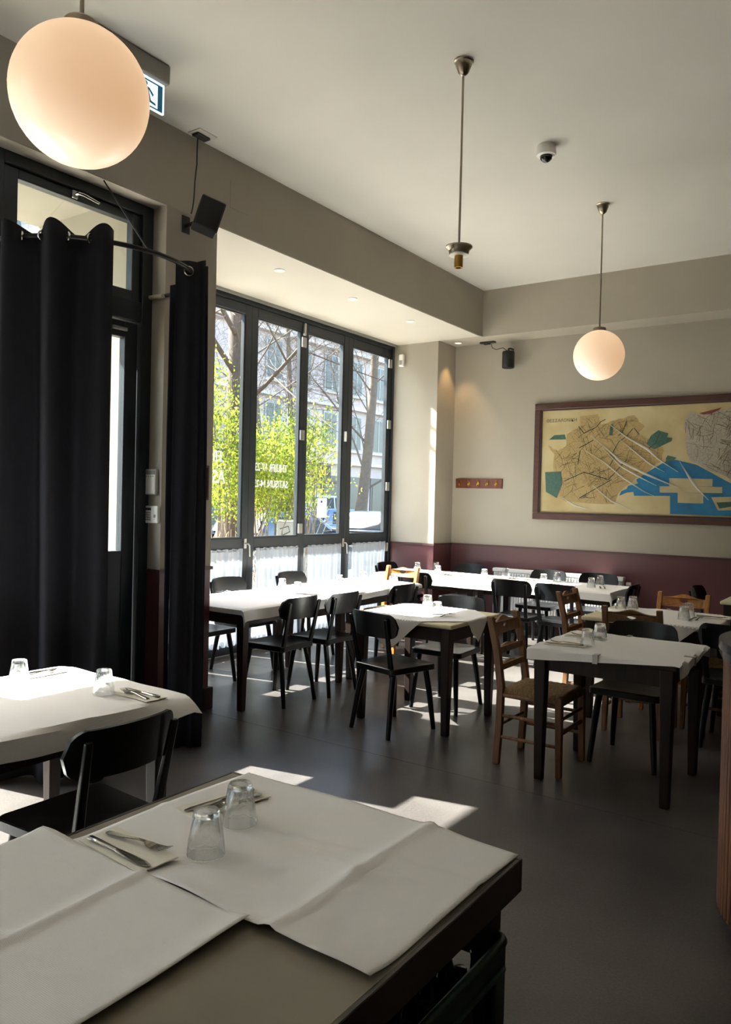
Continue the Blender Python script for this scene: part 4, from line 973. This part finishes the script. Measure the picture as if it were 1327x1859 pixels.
# ------------------------------------------------------------------ bottle crates under the foreground table
M_CRATE = mat('dark_green_crate', '14332a', .4)
def crate(z, label):
    t = thing('bottle_crate', label, 'crate', (-.872, 1.385, z), group='stacked green bottle crates')
    X, Y, Hh, w = .155, .235, .30, .012
    for nm_, a in (('side', 1), ('side', -1)):
        mb = MB()
        for z0, z1 in ((0, .10), (.235, Hh)): mb.box(a*X-w/2, a*X+w/2, -Y, Y, z0, z1)
        for y0, y1 in ((-Y, -Y+.05), (Y-.05, Y)): mb.box(a*X-w/2, a*X+w/2, y0, y1, .10, .235)
        mb.build('side', M_CRATE, t, bevel=.003)
    for a in (1, -1):
        mb = MB()
        for z0, z1 in ((0, .19), (.245, Hh)): mb.box(-X+w/2, X-w/2, a*Y-w/2, a*Y+w/2, z0, z1)
        for x0, x1 in ((-X+w/2, -X+.07), (X-.07, X-w/2)): mb.box(x0, x1, a*Y-w/2, a*Y+w/2, .19, .245)
        mb.build('end', M_CRATE, t, bevel=.003)
    MB().box(-X, X, -Y, Y, 0, .012).build('bottom', M_CRATE, t)
    rim = [(X+.006, Y+.006), (-X-.006, Y+.006), (-X-.006, -Y-.006), (X+.006, -Y-.006)]; mb = MB()
    mb.tube([(*p, Hh-.004) for p in rounded_rect(2*X+.01, 2*X+.01, -Y-.006, Y+.006, .03, 5)], .011, 8, closed=True).build('rim', M_CRATE, t, smooth=1)
    mb = MB(); mb.tube([(*p, .235) for p in rounded_rect(2*X+.016, 2*X+.016, -Y-.008, Y+.008, .03, 5)], .006, 6, closed=True).build('rib', M_CRATE, t, smooth=1)
crate(.0, 'lower dark green bottle crate under the foreground table'); crate(.303, 'upper dark green bottle crate under the foreground table')
BOT = MB().lathe([(.028,0),(.030,.004),(.030,.15),(.026,.18),(.014,.215),(.0125,.25),(.014,.252),(.014,.262),(.0001,.263)], 18).mesh('bottle', .7)
M_BOT = mat('dark_bottle_glass', '120d08', .08)
k = 0
for i in range(4):
    for j in range(6):
        if (i*7+j*3) % 5 == 0: continue
        o = obj('bottle', BOT, M_BOT); o.location = (-.872-.112+i*.0745, 1.385-.19+j*.075, .303+.0125); tag(o, 'dark glass bottle standing in the upper green crate', 'bottle', 'dark bottles in the upper crate')

# ------------------------------------------------------------------ the street outside
GZ = -.16
struct(MB().box(-40, -5.79, -30, 75, GZ-.2, GZ).build('street', mat('asphalt', '8d8a86', .9, noise=.2, nscale=3)))
struct(MB().box(-11.5, -5.79, -20, 45, GZ, GZ+.03).build('pavement', mat('pavement_slabs', 'b5aca0', .9, noise=.2, nscale=2)))
struct(MB().box(-5.78, -4.5, -.25, YP0, -.16, -.01).build('door_step', mat('step_stone', 'b3ab9c', .8, noise=.2, nscale=4)))
# apartment building across the street
def building(name, label, x, y0, y1, hgt, base, colr, trimc, seed):
    t = thing(name, label, 'building', (x, (y0+y1)/2, GZ))
    W = y1-y0; M_F = mat('facade_'+name+str(seed), colr, .9, noise=.12, nscale=.4); M_S = mat('facade_trim'+str(seed), trimc, .9)
    MB().box(-8, 0, -W/2, W/2, 0, hgt).build('wall', M_F, t)
    M_WG = mat('far_window_glass', '49463f', .3); M_WF = mat('far_window_frame', '9a958c', .6)
    nf = int((hgt-base)/3.6); fr = MB().box(0, .10, -.72, .72, -.1, 2.25).mesh('window'); gl = MB().box(.10, .12, -.58, .58, .02, 2.12).mesh('pane'); si = MB().box(0, .25, -.85, .85, -.22, -.1).mesh('window_sill'); br_ = MB().box(.12, .14, -.04, .04, .02, 2.12).mesh('glazing_bar')
    for f_ in range(nf):
        zf_ = base+f_*3.6+.9
        MB().box(0, .35, -W/2, W/2, zf_-1.05, zf_-.85).build('string_course', M_S, t)
        n_ = int(W/2.7)
        for k in range(n_):
            y = -W/2+1.35+k*2.7
            w = obj('window', fr, M_WF, t); w.location = (0, y, zf_)
            for me, mm, nn in ((gl, M_WG, 'pane'), (br_, M_WF, 'glazing_bar'), (si, M_S, 'window_sill')): obj(nn, me, mm, w)
    # shop fronts
    for k in range(int(W/5.4)):
        y = -W/2+2.7+k*5.4
        MB().box(0, .08, y-2.1, y+2.1, .3, 3.3).build('shop_front', mat('shop_dark', '4a4640', .4), t)
        MB().box(.08, .11, y-1.9, y-.1, .5, 2.9).build('shop_pane', M_WG, t); MB().box(.08, .11, y+.1, y+1.9, .5, 2.9).build('shop_pane', M_WG, t)
    return t
bA = building('apartment_building', 'pale pink plaster apartment block across the street', -30, 16, 62, 19.5, 4.2, 'b9a49a', 'c9bcb0', 1)
bB = building('corner_building', 'cream plaster house farther down the street', -30, -24, 15.5, 17, 4.2, 'b5ad9a', 'c6bfae', 2)
sg = thing('shop_sign', 'dark shop sign with yellow letters across the street', 'sign', (-29.6, 37.2, 3.35))
MB().box(-.2, .1, -1.35, 1.35, -.4, .4).build('board', mat('sign_board', '3a2018', .6), sg)
o = obj('lettering', text_mesh('IVOVI', .62, .03), mat('sign_yellow', 'e6c04a', .6), sg); o.matrix_local = Matrix.Translation((.13, 0, -.22)) @ Matrix(((0,0,1,0),(1,0,0,0),(0,1,0,0),(0,0,0,1)))
MB().box(.0, .9, -1.6, 1.6, -.72, -.62).build('awning', mat('sign_awning', '6b3b2c', .7), sg)

# trees
def tree(name, label, base, h, r0, seed, levels=4, lean=(0, 0), first=.35, spread=.75, nb=(5, 4, 4), mt=M_BARK, leaves=0):
    rnd = random.Random(seed); t = thing(name, label, 'tree', base)
    trunk = MB(); br_ = MB(); tips = []
    def grow(p, d, L, r, lev, mb):
        n_ = 6 if lev == 0 else (5 if lev == 1 else 4); pts = [p]; q = p.copy(); dd = d.copy()
        for i in range(n_):
            dd = (dd + Vector((rnd.uniform(-1, 1), rnd.uniform(-1, 1), rnd.uniform(-.3, .6)))*(.07 if lev == 0 else .16)).normalized()
            q = q + dd*L/n_; pts.append(q.copy())
        rad = [r*(1-.62*i/n_) for i in range(n_+1)]
        if lev == 0: rad[0] *= 1.5
        mb.tube(pts, rad, (12, 7, 5, 3, 3)[min(lev, 4)], caps=(lev < 2))
        if lev >= levels-1:
            tips.extend(pts[1:]); return
        k = nb[min(lev, len(nb)-1)]
        for i in range(k):
            f_ = (first if lev == 0 else .25) + (1-(first if lev == 0 else .25))*(i+rnd.random()*.6)/k
            s_ = f_*n_; a = min(int(s_), n_-1); pp_ = pts[a].lerp(pts[a+1], s_-a)
            ax = (pts[a+1]-pts[a]).normalized(); o_ = ax.orthogonal(); o_.rotate(Matrix.Rotation(rnd.uniform(0, 6.28)+i*2.4, 3, ax))
            nd = (ax*(1-spread*.55)+o_*spread*rnd.uniform(.7, 1.1)).normalized()
            grow(pp_, nd, L*rnd.uniform(.36, .55), max(.004, rad[a]*(rnd.uniform(.14, .26) if lev == 0 else rnd.uniform(.34, .5))), lev+1, br_)
    grow(Vector((0, 0, 0)), Vector((lean[0], lean[1], 1)).normalized(), h, r0, 0, trunk)
    trunk.build('trunk', mt, t, smooth=1); br_.build('branches', mt, t, smooth=1)['kind'] = 'stuff'
    return t, tips, rnd
def leaf_cloud(par, centres, n, spread, size, rnd, mt, name='foliage'):
    vv = []; ff = []
    for i in range(n):
        c = centres[rnd.randrange(len(centres))]; p = Vector(c)+Vector((rnd.gauss(0, spread), rnd.gauss(0, spread), rnd.gauss(0, spread)))
        if p.z < 1.25+rnd.uniform(0, .8): continue
        e = Euler((rnd.uniform(0, 6), rnd.uniform(0, 6), rnd.uniform(0, 6))).to_matrix(); s_ = size*rnd.uniform(.6, 1.3); b = len(vv)
        vv += [p+e @ Vector(q)*s_ for q in ((-.5, 0, 0), (0, -.28, .08), (.5, 0, 0), (0, .28, .08))]; ff += [(b, b+1, b+2), (b, b+2, b+3)]
    o = MB().add(vv, ff).build(name, mt, par); o['kind'] = 'stuff'; return o
tree('street_tree', 'thick dark street tree trunk rising behind the leafy bush', (-10.8, 10.95, GZ), 9.5, .30, 11, 5, (.02, .02), .30, .85, (12, 8, 6, 4))
tree('street_tree', 'slim bare street tree standing behind the parked cars in the last pane', (-14.4, 20.15, GZ), 11, .20, 23, 5, (0.02, .05), .18, .6, (18, 7, 5, 4), M_TWIG)
tree('street_tree', 'bare tree with spreading branches seen through the third pane', (-16.2, 19.6, GZ), 9.5, .13, 31, 5, (-.05, .08), .2, .7, (14, 8, 6, 5), M_TWIG)
tree('street_tree', 'bare twiggy tree farther back behind the bush', (-15.2, 16.6, GZ), 9.5, .15, 47, 5, (.0, .0), .2, .8, (14, 8, 6, 5), M_TWIG)
def shrub(label, base, w, h, n, seed, mt, mt2=None):
    rnd = random.Random(seed); t = thing('leafy_shrub', label, 'shrub', base, group='leafy shrubs outside the window')
    st = MB(); cs = []
    for i in range(18):
        a = rnd.uniform(0, 6.28); rr = rnd.uniform(.1, 1)*w; top = Vector((math.cos(a)*rr, math.sin(a)*rr, h*rnd.uniform(.45, 1)*(1-.25*rr/w)))
        p0 = Vector((math.cos(a)*rr*.25, math.sin(a)*rr*.25, 0)); mid = p0.lerp(top, .5)+Vector((rnd.uniform(-.2, .2), rnd.uniform(-.2, .2), .1)); pts = [p0, mid, top]
        st.tube(pts, [.015, .010, .004], 4)
        for k in range(14):
            f_ = rnd.uniform(.3, 1); cs.append((p0.lerp(mid, f_*2) if f_ < .5 else mid.lerp(top, f_*2-1)))
        for k in range(5):
            f_ = rnd.uniform(.4, .9); q = mid.lerp(top, f_); e = q+Vector((rnd.uniform(-.45, .45), rnd.uniform(-.45, .45), rnd.uniform(-.05, .45))); st.tube([q, e], [.007, .003], 3); cs.append(e)
    st.build('stems', M_TWIG, t)
    leaf_cloud(t, cs, n, .17, .062, rnd, mt)
    if mt2: leaf_cloud(t, cs, n//2, .2, .06, rnd, mt2, 'dark_foliage')
    return t
shrub('bright green leafy bush filling the first visible pane', (-9.6, 9.55, GZ), 1.05, 4.8, 9000, 3, M_LEAF, M_LEAF2)
shrub('bright green leafy bush filling the second pane', (-9.7, 10.85, GZ), 1.05, 4.5, 9000, 5, M_LEAF, M_LEAF2)
shrub('smaller green bush reaching into the third pane', (-9.9, 12.1, GZ), .75, 3.7, 2400, 8, M_LEAF)
rnd = random.Random(2); mb = MB()
for i in range(60):
    p = Vector((rnd.uniform(-.6, .6), rnd.uniform(-.7, .7), 0)); mb.tube([p, p+Vector((rnd.uniform(-.2, .2), rnd.uniform(-.2, .2), .6)), p+Vector((rnd.uniform(-.5, .5), rnd.uniform(-.5, .5), rnd.uniform(.9, 1.35)))], [.008, .006, .003], 3)
o = mb.build('dry_stalks', mat('dry_straw', 'b59a76', .9)); o.location = (-8.1, 8.0, GZ); tag(o, 'dry straw coloured stalks at the foot of the thick tree', 'dry grass', kind='stuff')

# parked cars
def car(label, x, y, rz, colr, L=4.2, Hh=1.46, Wd=1.74, kind=0):
    t = thing('parked_car', label, 'car', (x, y, GZ), R_(rz), 'parked cars')
    body = mat('car_paint_'+colr, colr, .25, coat=.6); glassm = mat('car_glass', '242c30', .5, spec=.15); rub = mat('tyre', '1b1b1b', .8); red = mat('tail_lamp_red', 'c0202c', .3); wht = mat('head_lamp', 'e4e8ea', .15)
    h = L/2; low = [(-h, .35), (-h+.05, .78), (-h+.35, .92), (h-1.15, .95), (h-.12, .74), (h, .5), (h-.03, .28), (h-.5, .22), (-h+.4, .22), (-h+.03, .28)]
    MB().prism(low, lambda a, b, s_: (a, -Wd/2+s_*Wd, b), 1).build('body', body, t, bevel=.05, seg=2, smooth=.7)
    cabp = [(-h+.2, .90), (-h+.55, Hh-.03), (-h+1.0, Hh), (h-2.05, Hh-.02), (h-1.15, .93)]
    def cabf(a, b, s_): k = 1-.16*(b-.9)/(Hh-.9); return (a, (-Wd/2+.03+s_*(Wd-.06))*k, b)
    MB().prism(cabp, cabf, 1).build('cabin', body, t, bevel=.04, seg=2, smooth=.7)
    for s_ in (0, 1):
        sgn = -1 if s_ == 0 else 1
        for poly in ([(-h+.62, .95), (-h+.78, Hh-.1), (-.12, Hh-.1), (-.12, .95)], [(-.02, .95), (-.02, Hh-.1), (h-2.05, Hh-.1), (h-1.45, .95)]):
            MB().prism(poly, lambda a, b, q: (a, sgn*((Wd/2-.03)*(1-.16*(b-.9)/(Hh-.9))+.004+.006*q), b), 1).build('side_window', glassm, t)
    def screen(nm_, p, q, off): 
        (x0, z0), (x1, z1) = p, q; k0 = (Wd/2-.14)*(1-.16*(z0-.9)/(Hh-.9)); k1 = (Wd/2-.16)*(1-.16*(z1-.9)/(Hh-.9))
        MB().add([(x0+off, -k0, z0), (x0+off, k0, z0), (x1+off, k1, z1), (x1+off, -k1, z1), (x0+off*.2, -k0, z0), (x0+off*.2, k0, z0), (x1+off*.2, k1, z1), (x1+off*.2, -k1, z1)], [(0,1,2,3),(7,6,5,4),(0,4,5,1),(1,5,6,2),(2,6,7,3),(3,7,4,0)]).build(nm_, glassm, t)
    screen('rear_window', (-h+.24, .99), (-h+.50, Hh-.10), -.03); screen('windscreen', (h-1.24, .99), (h-1.96, Hh-.07), .03)
    for s_ in (-1, 1):
        MB().box(-h-.015, -h+.12, s_*(Wd/2-.16)-.13, s_*(Wd/2-.16)+.13, .66, .92).build('tail_light', red, t, bevel=.03)
        MB().box(h-.22, h-.02, s_*(Wd/2-.22)-.16, s_*(Wd/2-.22)+.16, .55, .70).build('head_light', wht, t, bevel=.03)
        for wx in (-h+.8, h-.85):
            wl_ = MB().lathe([(.0001,-.09),(.2,-.1),(.3,-.09),(.31,0),(.3,.09),(.2,.1),(.0001,.09)], 20).build('wheel', rub, t, smooth=.6); wl_.matrix_local = Matrix.Translation((wx, s_*(Wd/2-.09), .31)) @ Matrix.Rotation(PI/2, 4, 'X')
        MB().box(h-1.55, h-1.42, s_*(Wd/2+.06)-.08, s_*(Wd/2+.06)+.08, .95, 1.07).build('mirror', body, t, bevel=.02)
    MB().box(-h-.02, -h+.02, -.26, .26, .55, .66).build('number_plate', mat('plate_white', 'e9e9e4', .5), t)
car('silver hatchback with red tail light outside the last pane', -12.1, 19.2, 90, '4d575c')
car('dark blue hatchback with red tail lights outside the second and third panes', -12.2, 14.35, 90, '1d2c42')
car('white van far across the street', -20.5, 26.2, 90, '8f8f8d', 4.6, 1.95)
car('pale blue car in the far row behind the silver one', -16.4, 22.0, 90, '3d5674')
t = thing('utility_box', 'pale street utility box with a scrawled tag', 'utility box', (-9.3, 10.83, GZ), R_(-50))
MB().box(-.15, .15, -.16, .16, 0, 1.33).build('cabinet', mat('utility_grey', '85837b', .6), t, bevel=.01); MB().box(-.165, .165, -.175, .175, 1.33, 1.36).build('lid', mat('utility_lid', 'a9a79e', .6), t)
MB().tube([(.155,-.1,1.2),(.155,.05,1.25),(.155,.08,1.15),(.155,-.06,1.08),(.155,.0,1.0),(.155,.1,1.04)], .008, 5).build('scrawl', M_BLACKPL, t)
t = thing('street_sign', 'orange road works panel on a post outside the second pane', 'sign', (-13.6, 14.55, GZ))
MB().tube([(0,0,0),(0,0,2.0)], .025, 8).build('post', M_GREYPL, t, smooth=1); MB().obox((.04, 0, 1.62), .03, .34, .42, (0, 0, R_(-40))).build('panel', mat('orange_sign', 'e8632a', .5), t)
t = thing('lamp_post', 'thin dark street post with small fittings beyond the last pane', 'post', (-13.2, 20.1, GZ))
MB().tube([(0,0,0),(0,0,3.6)], [.05,.04], 8).build('post', mat('green_post', '3c4a44', .6), t, smooth=1)
for z in (1.9, 2.3, 2.75, 3.2): MB().box(-.02, .12, -.1, .1, z, z+.2).build('fitting', mat('green_post', '3c4a44', .6), t, bevel=.02)
